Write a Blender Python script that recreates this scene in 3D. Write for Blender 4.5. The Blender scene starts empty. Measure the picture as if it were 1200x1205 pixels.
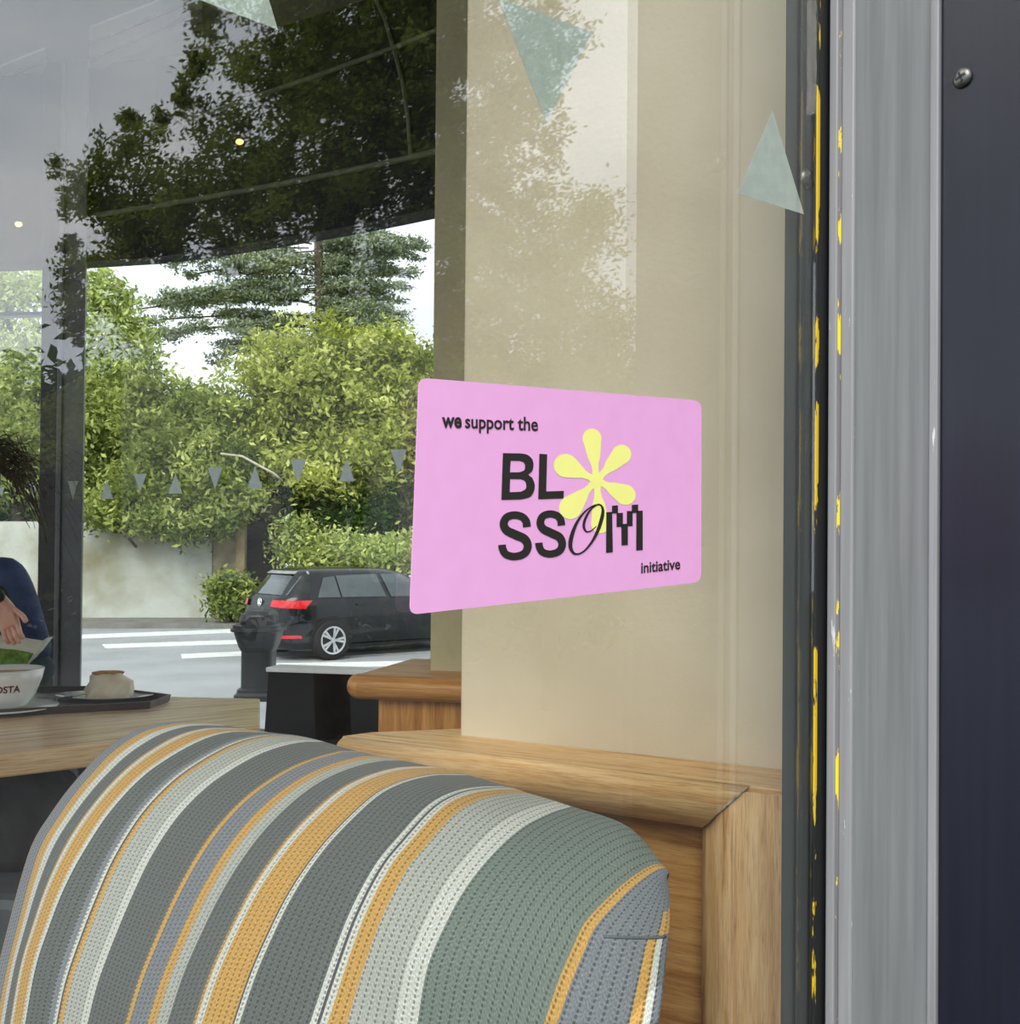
import bpy, bmesh, math, random
import numpy as np
from mathutils import Vector, Matrix
random.seed(4); rng = np.random.default_rng(7)
SC = bpy.context.scene
COL = SC.collection
V = Vector
rad = math.radians

# ------------------------------------------------------------------ camera
F_PX, CX, CY = 1200.0, 600.0, 630.0
PITCH, ROLL, CAM_Z = rad(0.7), rad(0.5), 1.6
fwd = V((0, math.cos(PITCH), math.sin(PITCH)))
up0 = V((0, -math.sin(PITCH), math.cos(PITCH)))
rt = V((1, 0, 0)) * math.cos(ROLL) + up0 * math.sin(ROLL)
up = up0 * math.cos(ROLL) - V((1, 0, 0)) * math.sin(ROLL)
CAM = V((0, 0, CAM_Z))
cd = bpy.data.cameras.new('camera'); cam = bpy.data.objects.new('camera', cd); COL.objects.link(cam)
cd.sensor_fit = 'HORIZONTAL'; cd.sensor_width = 36; cd.lens = 36 * F_PX / 1200
cd.shift_y = (CY - 602.5) / 1200; cd.clip_start = 0.02; cd.clip_end = 400
M3 = Matrix((rt, up, -fwd)).transposed()
cam.matrix_world = Matrix.Translation(CAM) @ M3.to_4x4()
SC.camera = cam

# ------------------------------------------------------------------ light and exposure
vs = SC.view_settings
vs.view_transform = 'Standard'; vs.look = 'None'; vs.gamma = 1.0; vs.use_curve_mapping = False
vs.exposure = 0.6
SC.cycles.use_denoising = True
SC.cycles.transparent_max_bounces = 24
SC.cycles.max_bounces = 10
SC.cycles.sample_clamp_indirect = 6.0
w = bpy.data.worlds.new('sky'); SC.world = w; w.use_nodes = True
nt = w.node_tree; nt.nodes.clear()
def N(nt, typ, **kw):
    n = nt.nodes.new(typ)
    for k, v in kw.items():
        setattr(n, k, v)
    return n
tc = N(nt, 'ShaderNodeTexCoord'); mp = N(nt, 'ShaderNodeMapping'); mp.inputs['Scale'].default_value = (1, 1, 2.2)
nz = N(nt, 'ShaderNodeTexNoise'); nz.inputs['Scale'].default_value = 2.3; nz.inputs['Detail'].default_value = 6; nz.inputs['Roughness'].default_value = .55
cr = N(nt, 'ShaderNodeValToRGB')
els = cr.color_ramp.elements
els[0].position = .36; els[0].color = (.60, .66, .76, 1)
els[1].position = .66; els[1].color = (1.0, 1.02, 1.05, 1)
e = els.new(.52); e.color = (.78, .84, .91, 1)
bg = N(nt, 'ShaderNodeBackground'); bg.inputs['Strength'].default_value = 1.25
wo = N(nt, 'ShaderNodeOutputWorld')
nt.links.new(tc.outputs['Generated'], mp.inputs['Vector']); nt.links.new(mp.outputs[0], nz.inputs['Vector'])
nt.links.new(nz.outputs['Fac'], cr.inputs[0]); nt.links.new(cr.outputs[0], bg.inputs[0]); nt.links.new(bg.outputs[0], wo.inputs[0])
sun = bpy.data.lights.new('sun', 'SUN'); sun.energy = 2.6; sun.angle = rad(40); sun.color = (1, .95, .86)
so = bpy.data.objects.new('sun', sun); COL.objects.link(so)
so.rotation_euler = V((.22, .85, -.80)).to_track_quat('-Z', 'Y').to_euler()   # high, over the photographer's left shoulder

# ------------------------------------------------------------------ pixel -> place helpers
def ray(px, py): return fwd + rt * ((px - CX) / F_PX) - up * ((py - CY) / F_PX)
def on_z(px, py, z):
    d = ray(px, py); return CAM + d * ((z - CAM_Z) / d.z)
def on_y(px, py, y):
    d = ray(px, py); return CAM + d * (y / d.y)
def on_pl(px, py, p0, n):
    d = ray(px, py); return CAM + d * ((V(p0) - CAM).dot(V(n)) / d.dot(V(n)))

# ------------------------------------------------------------------ object helpers
def tag(o, label=None, cat=None, group=None, kind=None):
    if label: o['label'] = label
    if cat: o['category'] = cat
    if group: o['group'] = group
    if kind: o['kind'] = kind
    return o
def link(name, me, mat=None, parent=None, smooth=False):
    o = bpy.data.objects.new(name, me); COL.objects.link(o)
    if mat is not None:
        for m in (mat if isinstance(mat, (list, tuple)) else [mat]): me.materials.append(m)
    if parent is not None:
        o.parent = parent
        bpy_mw = parent.matrix_world if parent.parent is None else parent.parent.matrix_world @ parent.matrix_parent_inverse @ parent.matrix_basis
        o.matrix_parent_inverse = bpy_mw.inverted()
    if smooth:
        me.polygons.foreach_set('use_smooth', [True] * len(me.polygons))
    return o
def empty(name, loc):
    o = bpy.data.objects.new(name, None); COL.objects.link(o); o.location = loc; o.empty_display_size = .05
    o.matrix_world = Matrix.Translation(V(loc)); return o
def mk(name, verts, faces, mat=None, parent=None, smooth=False, uv=None):
    me = bpy.data.meshes.new(name); me.from_pydata([tuple(v) for v in verts], [], faces); me.update()
    bm = bmesh.new(); bm.from_mesh(me)
    bmesh.ops.recalc_face_normals(bm, faces=bm.faces); bm.to_mesh(me); bm.free()
    return link(name, me, mat, parent, smooth)
def bevel(o, w=.003, seg=2):
    m = o.modifiers.new('bevel', 'BEVEL'); m.width = w; m.segments = seg; m.limit_method = 'ANGLE'; return o
def prism(poly, z0, z1):
    """plan polygon (x,y) -> verts, faces"""
    n = len(poly)
    vs = [(p[0], p[1], z0) for p in poly] + [(p[0], p[1], z1) for p in poly]
    fs = [tuple(range(n))[::-1], tuple(range(n, 2 * n))] + [(i, (i + 1) % n, n + (i + 1) % n, n + i) for i in range(n)]
    return vs, fs
def prism_obj(name, poly, z0, z1, mat, parent=None, bev=0):
    o = mk(name, *prism(poly, z0, z1), mat, parent)
    if bev: bevel(o, bev)
    return o
def box(name, c, s, mat, parent=None, rz=0, bev=0.0, rot=None):
    R = Matrix.Rotation(rz, 3, 'Z') if rot is None else rot
    vs = [V(c) + R @ V((x * s[0] / 2, y * s[1] / 2, z * s[2] / 2)) for z in (-1, 1) for x, y in ((-1, -1), (1, -1), (1, 1), (-1, 1))]
    fs = [(3, 2, 1, 0), (4, 5, 6, 7), (0, 1, 5, 4), (1, 2, 6, 5), (2, 3, 7, 6), (3, 0, 4, 7)]
    o = mk(name, vs, fs, mat, parent)
    if bev: bevel(o, bev)
    return o
def slab(name, pts, normal, t, mat, parent=None, bev=0):
    """flat outline (3-D points) given a thickness along normal"""
    n = len(pts); q = [V(p) for p in pts] + [V(p) + V(normal) * t for p in pts]
    fs = [tuple(range(n))[::-1], tuple(range(n, 2 * n))] + [(i, (i + 1) % n, n + (i + 1) % n, n + i) for i in range(n)]
    o = mk(name, q, fs, mat, parent)
    if bev: bevel(o, bev)
    return o
def sweep(path, prof, closed_prof=True, frame=None):
    """profile (a,b) carried along a path; a along side, b along up"""
    vs = []; m = len(prof)
    for i, p in enumerate(path):
        p = V(p)
        t = (V(path[min(i + 1, len(path) - 1)]) - V(path[max(i - 1, 0)])).normalized()
        upv = V((0, 0, 1)) if frame is None else V(frame)
        s = t.cross(upv).normalized(); u = s.cross(t).normalized()
        for a, b in prof: vs.append(p + s * a + u * b)
    fs = []
    for i in range(len(path) - 1):
        for j in range(m if closed_prof else m - 1):
            k = (j + 1) % m
            fs.append((i * m + j, i * m + k, (i + 1) * m + k, (i + 1) * m + j))
    if closed_prof:
        fs.append(tuple(range(m))[::-1]); fs.append(tuple(range((len(path) - 1) * m, len(path) * m)))
    return vs, fs
def circ(r, n=8): return [(r * math.cos(2 * math.pi * k / n), r * math.sin(2 * math.pi * k / n)) for k in range(n)]
def tube(name, path, r, mat, parent=None, n=8):
    d = V(path[-1]) - V(path[0])
    fr = (0, 0, 1) if abs(d.normalized().z) < .9 else (0, 1, 0)
    return mk(name, *sweep(path, circ(r, n), True, fr), mat, parent, True)
def lathe(prof, n=32, c=(0, 0, 0), sx=1, sy=1, caps=True):
    vs, fs = [], []
    for r, z in prof:
        for k in range(n):
            a = 2 * math.pi * k / n
            vs.append((c[0] + r * sx * math.cos(a), c[1] + r * sy * math.sin(a), c[2] + z))
    for i in range(len(prof) - 1):
        for k in range(n):
            l = (k + 1) % n
            fs.append((i * n + k, i * n + l, (i + 1) * n + l, (i + 1) * n + k))
    if caps: fs.append(tuple(range(n))[::-1]); fs.append(tuple(range((len(prof) - 1) * n, len(prof) * n)))
    return vs, fs
def join_vf(*parts):
    vs, fs = [], []
    for v, f in parts:
        o = len(vs); vs += list(v); fs += [tuple(i + o for i in q) for q in f]
    return vs, fs
def grain(o, along, across):
    """stores metric wood coordinates (along the grain, across, depth) on the mesh"""
    a = V(along).normalized(); b = (V(across) - a * V(across).dot(a)).normalized(); c = a.cross(b)
    me = o.data; at = me.attributes.new('gc', 'FLOAT_VECTOR', 'POINT')
    at.data.foreach_set('vector', [x for v in me.vertices for x in (v.co.dot(a), v.co.dot(b), v.co.dot(c))])
    return o

# ------------------------------------------------------------------ materials
def srgb(r, g, b):
    f = lambda c: (c / 255) / 12.92 if c / 255 <= .04045 else ((c / 255 + .055) / 1.055) ** 2.4
    return (f(r), f(g), f(b), 1)
def base(name, col, rough=.6, metal=0, spec=.5, coat=0):
    m = bpy.data.materials.new(name); m.use_nodes = True
    b = m.node_tree.nodes['Principled BSDF']
    b.inputs['Base Color'].default_value = col; b.inputs['Roughness'].default_value = rough
    b.inputs['Metallic'].default_value = metal; b.inputs['Specular IOR Level'].default_value = spec
    b.inputs['Coat Weight'].default_value = coat; b.inputs['Coat Roughness'].default_value = .04
    return m, m.node_tree, b
def noisy(name, c1, c2, scale=8, rough=.6, metal=0, bump=0, bscale=None, coords='Object', stretch=(1, 1, 1), spec=.5, detail=4, lo=.35, hi=.65, coat=0, bdist=.002):
    m, t, b = base(name, c1, rough, metal, spec, coat)
    tc = N(t, 'ShaderNodeTexCoord'); mp = N(t, 'ShaderNodeMapping'); mp.inputs['Scale'].default_value = stretch
    nz = N(t, 'ShaderNodeTexNoise'); nz.inputs['Scale'].default_value = scale; nz.inputs['Detail'].default_value = detail
    r = N(t, 'ShaderNodeValToRGB'); r.color_ramp.elements[0].color = c1; r.color_ramp.elements[1].color = c2
    r.color_ramp.elements[0].position = lo; r.color_ramp.elements[1].position = hi
    t.links.new(tc.outputs[coords], mp.inputs[0]); t.links.new(mp.outputs[0], nz.inputs['Vector'])
    t.links.new(nz.outputs['Fac'], r.inputs[0]); t.links.new(r.outputs[0], b.inputs['Base Color'])
    if bump:
        n2 = N(t, 'ShaderNodeTexNoise'); n2.inputs['Scale'].default_value = bscale or scale * 5; n2.inputs['Detail'].default_value = 5
        bp = N(t, 'ShaderNodeBump'); bp.inputs['Strength'].default_value = bump; bp.inputs['Distance'].default_value = bdist
        t.links.new(mp.outputs[0], n2.inputs['Vector']); t.links.new(n2.outputs['Fac'], bp.inputs['Height']); t.links.new(bp.outputs[0], b.inputs['Normal'])
    return m
def wood(name, c_light, c_mid, c_dark, rough=.45, sc=1.0):
    m, t, b = base(name, c_mid, rough, 0, .4)
    at = N(t, 'ShaderNodeAttribute'); at.attribute_name = 'gc'
    mp = N(t, 'ShaderNodeMapping'); mp.inputs['Scale'].default_value = (3.2 * sc, 55 * sc, 55 * sc)
    nz = N(t, 'ShaderNodeTexNoise'); nz.inputs['Scale'].default_value = 1.0; nz.inputs['Detail'].default_value = 5; nz.inputs['Distortion'].default_value = .9
    r = N(t, 'ShaderNodeValToRGB'); E = r.color_ramp.elements
    E[0].position = .30; E[0].color = c_dark; E[1].position = .68; E[1].color = c_light; q = E.new(.47); q.color = c_mid
    mp2 = N(t, 'ShaderNodeMapping'); mp2.inputs['Scale'].default_value = (22 * sc, 620 * sc, 620 * sc)
    n2 = N(t, 'ShaderNodeTexNoise'); n2.inputs['Scale'].default_value = 1; n2.inputs['Detail'].default_value = 3
    r2 = N(t, 'ShaderNodeValToRGB'); r2.color_ramp.elements[0].position = .34; r2.color_ramp.elements[1].position = .52
    r2.color_ramp.elements[0].color = (.40, .32, .24, 1); r2.color_ramp.elements[1].color = (1, 1, 1, 1)
    mx = N(t, 'ShaderNodeMix'); mx.data_type = 'RGBA'; mx.blend_type = 'MULTIPLY'; mx.inputs[0].default_value = .5
    bp = N(t, 'ShaderNodeBump'); bp.inputs['Strength'].default_value = .25; bp.inputs['Distance'].default_value = .0006
    L = t.links.new
    L(at.outputs['Vector'], mp.inputs[0]); L(mp.outputs[0], nz.inputs['Vector']); L(nz.outputs['Fac'], r.inputs[0])
    L(at.outputs['Vector'], mp2.inputs[0]); L(mp2.outputs[0], n2.inputs['Vector']); L(n2.outputs['Fac'], r2.inputs[0])
    L(r.outputs[0], mx.inputs[6]); L(r2.outputs[0], mx.inputs[7]); L(mx.outputs[2], b.inputs['Base Color'])
    L(n2.outputs['Fac'], bp.inputs['Height']); L(bp.outputs[0], b.inputs['Normal'])
    return m
def glass(name, f0=.045, tint=(.97, .98, .965, 1)):
    m = bpy.data.materials.new(name); m.use_nodes = True; t = m.node_tree; t.nodes.clear()
    g = N(t, 'ShaderNodeNewGeometry'); d = N(t, 'ShaderNodeVectorMath', operation='DOT_PRODUCT')
    a = N(t, 'ShaderNodeMath', operation='ABSOLUTE'); s = N(t, 'ShaderNodeMath', operation='SUBTRACT'); s.inputs[0].default_value = 1
    p = N(t, 'ShaderNodeMath', operation='POWER'); p.inputs[1].default_value = 5
    q = N(t, 'ShaderNodeMath', operation='MULTIPLY_ADD'); q.inputs[1].default_value = 1 - f0; q.inputs[2].default_value = f0
    tr = N(t, 'ShaderNodeBsdfTransparent'); tr.inputs[0].default_value = tint
    gl = N(t, 'ShaderNodeBsdfGlossy'); gl.inputs['Roughness'].default_value = 0; gl.inputs[0].default_value = (1, 1, 1, 1)
    mx = N(t, 'ShaderNodeMixShader'); o = N(t, 'ShaderNodeOutputMaterial'); L = t.links.new
    L(g.outputs['Incoming'], d.inputs[0]); L(g.outputs['Normal'], d.inputs[1]); L(d.outputs['Value'], a.inputs[0]); L(a.outputs[0], s.inputs[1])
    L(s.outputs[0], p.inputs[0]); L(p.outputs[0], q.inputs[0]); L(q.outputs[0], mx.inputs[0]); L(tr.outputs[0], mx.inputs[1]); L(gl.outputs[0], mx.inputs[2])
    L(mx.outputs[0], o.inputs[0]); return m
def leafmat(name, c1, c2, c3, trans=.35):
    m = bpy.data.materials.new(name); m.use_nodes = True; t = m.node_tree; t.nodes.clear(); L = t.links.new
    at = N(t, 'ShaderNodeAttribute'); at.attribute_name = 'rnd'
    r = N(t, 'ShaderNodeValToRGB'); E = r.color_ramp.elements; E[0].color = c1; E[0].position = .05; E[1].color = c3; E[1].position = .95; q = E.new(.5); q.color = c2
    df = N(t, 'ShaderNodeBsdfDiffuse'); tl = N(t, 'ShaderNodeBsdfTranslucent'); mx = N(t, 'ShaderNodeMixShader'); mx.inputs[0].default_value = trans
    o = N(t, 'ShaderNodeOutputMaterial')
    L(at.outputs['Fac'], r.inputs[0]); L(r.outputs[0], df.inputs[0]); L(r.outputs[0], tl.inputs[0]); L(df.outputs[0], mx.inputs[1]); L(tl.outputs[0], mx.inputs[2]); L(mx.outputs[0], o.inputs[0])
    return m
def chipped(name, c, c2, chip, scale, thr, rough=.5):
    """painted metal, streaked along z, with chips of another colour"""
    m, t, b = base(name, c, rough, 0, .4); L = t.links.new
    tc = N(t, 'ShaderNodeTexCoord'); mp = N(t, 'ShaderNodeMapping'); mp.inputs['Scale'].default_value = (90, 90, 3)
    nz = N(t, 'ShaderNodeTexNoise'); nz.inputs['Scale'].default_value = 1.2; nz.inputs['Detail'].default_value = 5
    r = N(t, 'ShaderNodeValToRGB'); r.color_ramp.elements[0].color = c; r.color_ramp.elements[1].color = c2; r.color_ramp.elements[0].position = .35; r.color_ramp.elements[1].position = .65
    mp2 = N(t, 'ShaderNodeMapping'); mp2.inputs['Scale'].default_value = scale
    n2 = N(t, 'ShaderNodeTexNoise'); n2.inputs['Scale'].default_value = 1; n2.inputs['Detail'].default_value = 5; n2.inputs['Roughness'].default_value = .65
    r2 = N(t, 'ShaderNodeValToRGB'); r2.color_ramp.elements[0].position = thr; r2.color_ramp.elements[1].position = thr + .015
    mx = N(t, 'ShaderNodeMix'); mx.data_type = 'RGBA'; mx.inputs[7].default_value = chip
    bp = N(t, 'ShaderNodeBump'); bp.inputs['Strength'].default_value = .15; bp.inputs['Distance'].default_value = .001
    L(tc.outputs['Object'], mp.inputs[0]); L(mp.outputs[0], nz.inputs['Vector']); L(nz.outputs['Fac'], r.inputs[0])
    L(tc.outputs['Object'], mp2.inputs[0]); L(mp2.outputs[0], n2.inputs['Vector']); L(n2.outputs['Fac'], r2.inputs[0])
    L(r.outputs[0], mx.inputs[6]); L(r2.outputs[0], mx.inputs[0]); L(mx.outputs[2], b.inputs['Base Color'])
    L(nz.outputs['Fac'], bp.inputs['Height']); L(bp.outputs[0], b.inputs['Normal'])
    return m
MT = {}
MT['cream'] = noisy('cream_paint', srgb(218, 206, 183), srgb(205, 192, 168), 5, .75, bump=.45, bscale=120, detail=6, spec=.25, bdist=.0016)
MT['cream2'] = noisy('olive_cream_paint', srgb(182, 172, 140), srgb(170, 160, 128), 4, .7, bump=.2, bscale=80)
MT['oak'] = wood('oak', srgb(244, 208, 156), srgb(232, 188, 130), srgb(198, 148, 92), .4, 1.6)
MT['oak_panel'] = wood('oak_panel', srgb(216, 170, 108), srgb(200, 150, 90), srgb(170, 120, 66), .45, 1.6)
MT['oak_dark'] = wood('oak_dark', srgb(214, 158, 88), srgb(188, 130, 66), srgb(150, 98, 44), .35)
MT['table'] = wood('table_wood', srgb(230, 200, 158), srgb(212, 178, 134), srgb(182, 144, 102), .25, .5)
MT['glass'] = glass('window_glass', .11)
MT['glass_far'] = glass('street_window_glass', .012, (.97, .985, .985, 1))
MT['stile'] = chipped('dark_green_frame_paint', srgb(45, 52, 50), srgb(54, 61, 58), srgb(120, 128, 124), (300, 300, 120), .80, .35)
MT['gasket'] = chipped('glazing_tape', srgb(22, 24, 24), srgb(34, 36, 36), srgb(205, 172, 24), (40, 40, 9), .515, .6)
MT['rubber'] = base('black_rubber', srgb(18, 19, 20), .5)[0]
MT['bead'] = chipped('grey_bead_paint', srgb(122, 124, 127), srgb(136, 138, 142), srgb(186, 194, 197), (160, 160, 18), .66, .4)
MT['groove'] = chipped('groove_grey_yellow', srgb(88, 88, 92), srgb(120, 118, 122), srgb(238, 206, 30), (60, 60, 14), .56, .6)
MT['board'] = chipped('grey_board_paint', srgb(101, 104, 106), srgb(115, 118, 120), srgb(146, 150, 154), (60, 60, 60), .74, .45)
MT['navy'] = chipped('navy_panel_paint', srgb(20, 23, 36), srgb(24, 27, 41), srgb(90, 94, 104), (120, 120, 70), .79, .35)
MT['steel'] = noisy('steel', srgb(120, 122, 118), srgb(90, 90, 86), 200, .35, .9)
MT['ceiling'] = noisy('ceiling_paint', srgb(150, 146, 152), srgb(140, 136, 142), 3, .8)
MT['ceil_panel'] = noisy('ceiling_panel_paint', srgb(205, 205, 205), srgb(195, 195, 196), 3, .7)
MT['bulk'] = noisy('dark_bulkhead', srgb(26, 28, 26), srgb(20, 22, 20), 3, .7)
MT['bead_lt'] = noisy('bulkhead_bead', srgb(128, 130, 112), srgb(112, 114, 98), 20, .6)
MT['post'] = noisy('grey_mullion', srgb(118, 118, 120), srgb(104, 104, 106), 6, .45)
MT['post_dk'] = noisy('brown_mullion', srgb(46, 36, 34), srgb(34, 26, 25), 6, .4)
MT['black'] = noisy('black_laminate', srgb(12, 10, 10), srgb(16, 13, 13), 30, .6, spec=.1)
MT['white'] = noisy('white_paint', srgb(228, 230, 232), srgb(215, 218, 220), 10, .4)
MT['china'] = noisy('white_china', srgb(228, 228, 222), srgb(218, 218, 212), 6, .12, coat=.3)
MT['floor'] = noisy('cafe_floor', srgb(52, 46, 42), srgb(42, 37, 34), 3, .4)
MT['pave'] = noisy('pavement', srgb(38, 38, 40), srgb(30, 30, 32), 2, .85, bump=.3)
MT['road'] = noisy('asphalt', srgb(158, 160, 162), srgb(144, 146, 148), .8, .85, bump=.3, bscale=30)
MT['line'] = noisy('road_paint', srgb(226, 228, 226), srgb(205, 207, 205), 6, .7)
MT['tray'] = noisy('tray_brown', srgb(66, 52, 48), srgb(52, 41, 38), 8, .35)
MT['film'] = noisy('frosted_film', srgb(180, 191, 185), srgb(190, 202, 195), 90, .55, bump=.2, bscale=300)

# ------------------------------------------------------------------ plan of the shopfront
TH = rad(50.4); D = .55
g = V((math.sin(TH), math.cos(TH), 0))              # along the glass, away to the right
nc = V((math.cos(TH), -math.sin(TH), 0))            # out of the shop, to the photographer's side
GF = V((0, 0, 0)) - nc * D                          # foot of the glass below the camera
def on_glass(px, py, off=0): return on_pl(px, py, GF + nc * off, nc)
def mirror(p):
    p = V(p); return p - nc * (2 * (p - GF).dot(nc))
FLOOR = .3; CEIL = 3.72; HEAD = 3.45
ST = 'structure'

# the glass pane
e1 = on_glass(961, 602)
s1 = (e1 - GF).dot(g); s0 = -1.3
T_GL = .008
def gp(s, off): q = GF + g * s + nc * off; return (q.x, q.y)
win = empty('window_1', (GF.x, GF.y, FLOOR)); tag(win, 'large shopfront window pane mirroring a tree and cloudy sky', 'window', kind=ST)
prism_obj('glass_pane', [gp(s0, 0), gp(s1, 0), gp(s1, -T_GL), gp(s0, -T_GL)], .42, HEAD, MT['glass'], win)
# stile behind the glass
a = on_glass(921.5, 602, -.022); b2 = on_glass(940, 602, -.022); c2 = on_glass(960, 602, -.012)
b1 = on_glass(940, 602, -.012); c3 = c2 + g * .05
deep = CAM + (a - CAM) * 1.0
away = V((a.x, a.y, 0)).normalized()
away = (away + g * .12).normalized()
stile = prism_obj('frame_stile', [(a.x, a.y), (b2.x, b2.y), (b1.x, b1.y), (c3.x, c3.y), (c3.x + away.x * .3, c3.y + away.y * .3), (a.x + away.x * .3, a.y + away.y * .3)], .3, HEAD, MT['stile'], win, .0012)
# glazing tape (yellow with dark patches), rubber, beads
def glass_strip(name, p0, p1, o0, o1, mat, par, bev=0.0):
    u = on_glass(p0, 602, o0); v = on_glass(p1, 602, o0)
    w_ = u - nc * (o0 - o1); x_ = v - nc * (o0 - o1)
    return prism_obj(name, [(u.x, u.y), (v.x, v.y), (x_.x, x_.y), (w_.x, w_.y)], .3, HEAD, mat, par, bev)
glass_strip('glazing_tape', 960, 962.6, .0012, -.0005, MT['gasket'], win)
glass_strip('rubber_gasket', 962.4, 973, .0008, -.001, MT['rubber'], win, .001)
# reveal: grey board and navy panel, square to the glass
R0 = on_glass(972, 602)
def on_rev(px, off=0): return on_pl(px, 602, R0 - g * off, g)      # off: proud of the reveal, towards the pane
def rev_strip(name, p0, p1, off, mat, par, back=.03, bev=.0008, z0=.0, z1=HEAD + .5):
    u = on_rev(p0, off); v = on_rev(p1, off); 
    return prism_obj(name, [(u.x, u.y), (v.x, v.y), (v.x + g.x * (back + off), v.y + g.y * (back + off)), (u.x + g.x * (back + off), u.y + g.y * (back + off))], z0, z1, mat, par, bev)
fr = empty('trim_1', (R0.x, R0.y, 0)); tag(fr, 'grey painted frame board with beads between the glass and navy panel', 'frame', kind=ST)
rev_strip('inner_bead', 973, 983.2, .003, MT['bead'], fr, bev=.0015)
rev_strip('groove', 983, 988, .0012, MT['groove'], fr)
rev_strip('round_bead', 987.3, 1003, .003, MT['bead'], fr, bev=.002)
rev_strip('board', 1002, 1093, 0, MT['board'], fr)
rev_strip('edge_bead', 1092, 1102.3, .0025, MT['bead'], fr, bev=.0012)
rev_strip('shadow_gap', 1101.5, 1106, -.004, MT['rubber'], fr)
# navy panel runs out to where the mirrored view of the street begins
q = on_glass(745, 602); vc = mirror(CAM); dd = q - vc
tt = (R0 - vc).dot(g) / dd.dot(g); end = vc + dd * tt
n0 = on_rev(1104.5); n1 = V((end.x, end.y, 0))
nav = empty('wall_right', (n0.x, n0.y, 0)); tag(nav, 'dark navy metal cladding panel at the right edge', 'wall', kind=ST)
far_ = n1 + g * 2.0
prism_obj('cladding_panel', [(n0.x, n0.y), (n1.x, n1.y), (far_.x, far_.y), (n0.x + g.x * 2, n0.y + g.y * 2)], 0, 5.2, MT['navy'], nav, .003)
# screws
def screw(name, p, n, r, par, cross):
    n = V(n).normalized(); z = n.to_track_quat('Z', 'Y').to_matrix()
    prof = [(r, 0), (r * .98, r * .18), (r * .75, r * .42), (r * .35, r * .52), (.0001, r * .54)]
    vs_, fs_ = lathe(prof, 20); o = mk(name, [V(p) + z @ V(v) for v in vs_], fs_, MT['steel'], par, True)
    sl = [((1.5, .26), .5)] if not cross else [((1.0, .24), .5), ((.24, 1.0), .5)]
    for k, ((sx, sy), hz) in enumerate(sl):
        rr = z @ Matrix.Rotation(rad(62 if not cross else 20), 3, 'Z')
        box('screw_slot', V(p) + n * r * .5, (sx * r, sy * r, r * .12), MT['rubber'], o, rot=rr)
    return o
screw('screw', on_glass(948, 211, -.0125), nc, .0095, win, False)
p = on_pl(1133, 92, R0, g); screw('screw', p - g * .0005, -g, .0085, nav, True)
# window head / facade above and below the pane
hd = prism_obj('wall_above_window', [gp(s0 - 3, .1), gp(s1 + .2, .1), gp(s1 + .2, -.15), gp(s0 - 3, -.15)], HEAD, 5.2, MT['navy'])
tag(hd, 'navy shop fascia above the big window', 'wall', kind=ST)
st_ = prism_obj('wall_below_window', [gp(s0 - 3, .06), gp(s1 + .2, .06), gp(s1 + .2, -.06), gp(s0 - 3, -.06)], 0, .42, MT['navy'])
tag(st_, 'low navy stall riser below the big window', 'wall', kind=ST)

# frosted triangles on the inside of the pane
def film_tri(pts, label, grp='frosted bunting triangles on the near pane'):
    o = slab('window_sticker', [on_glass(x, y, -T_GL - .0002) for x, y in pts], -nc, .0004, MT['film'])
    tag(o, label, 'sticker', grp)
film_tri([(228, -3), (278, -128), (327, 35)], 'frosted triangle decal at the top edge over the reflected tree')
film_tri([(586, -4), (697, 38), (643, 145)], 'frosted triangle decal pointing down in front of the cream wall')
film_tri([(868, 228), (909, 130), (946, 252)], 'frosted triangle decal pointing up across the dark frame and screw')

# ------------------------------------------------------------------ wainscot end wall: cream wall, oak ledge, post and panel
H_L = .262; Z_L = CAM_Z - H_L
W0 = on_z(918, 905, Z_L); W1 = on_z(541, 865, Z_L)
wd = (W0 - W1).normalized(); wn = V((wd.y, -wd.x, 0))
if wn.y > 0: wn = -wn                                   # faces the glass
Wr = W0 + wd * .35
pier = prism_obj('wall_end', [(W1.x, W1.y), (Wr.x, Wr.y), (Wr.x - wn.x * .3, Wr.y - wn.y * .3), (W1.x - wn.x * .3, W1.y - wn.y * .3)], Z_L - .02, CEIL, MT['cream'], None, .004)
tag(pier, 'cream painted textured wall pier behind the glass', 'wall', kind=ST)
NA = on_z(410, 867, Z_L); NB = on_z(840, 919.5, Z_L)
nd = (NB - NA).normalized(); nn = V((nd.y, -nd.x, 0)); nn = nn if nn.y < 0 else -nn
NR = .026
woodw = empty('trim_2', (W0.x, W0.y, FLOOR)); tag(woodw, 'oak wainscot with rounded ledge, mitred post and panel under the cream wall', 'wainscot', kind=ST)
NE = NB + nd * .045                                   # mitre corner, on the ledge front
# ledge top board
lb = [NA, NE, NE + nd * .3, Wr, W1 + wd * .1, on_z(545, 857, Z_L), on_z(436, 861.5, Z_L), on_z(402, 866, Z_L)]
o = prism_obj('ledge_board', [(p.x, p.y) for p in lb], Z_L - .03, Z_L, MT['oak'], woodw, .002); grain(o, nd, nn)
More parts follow.
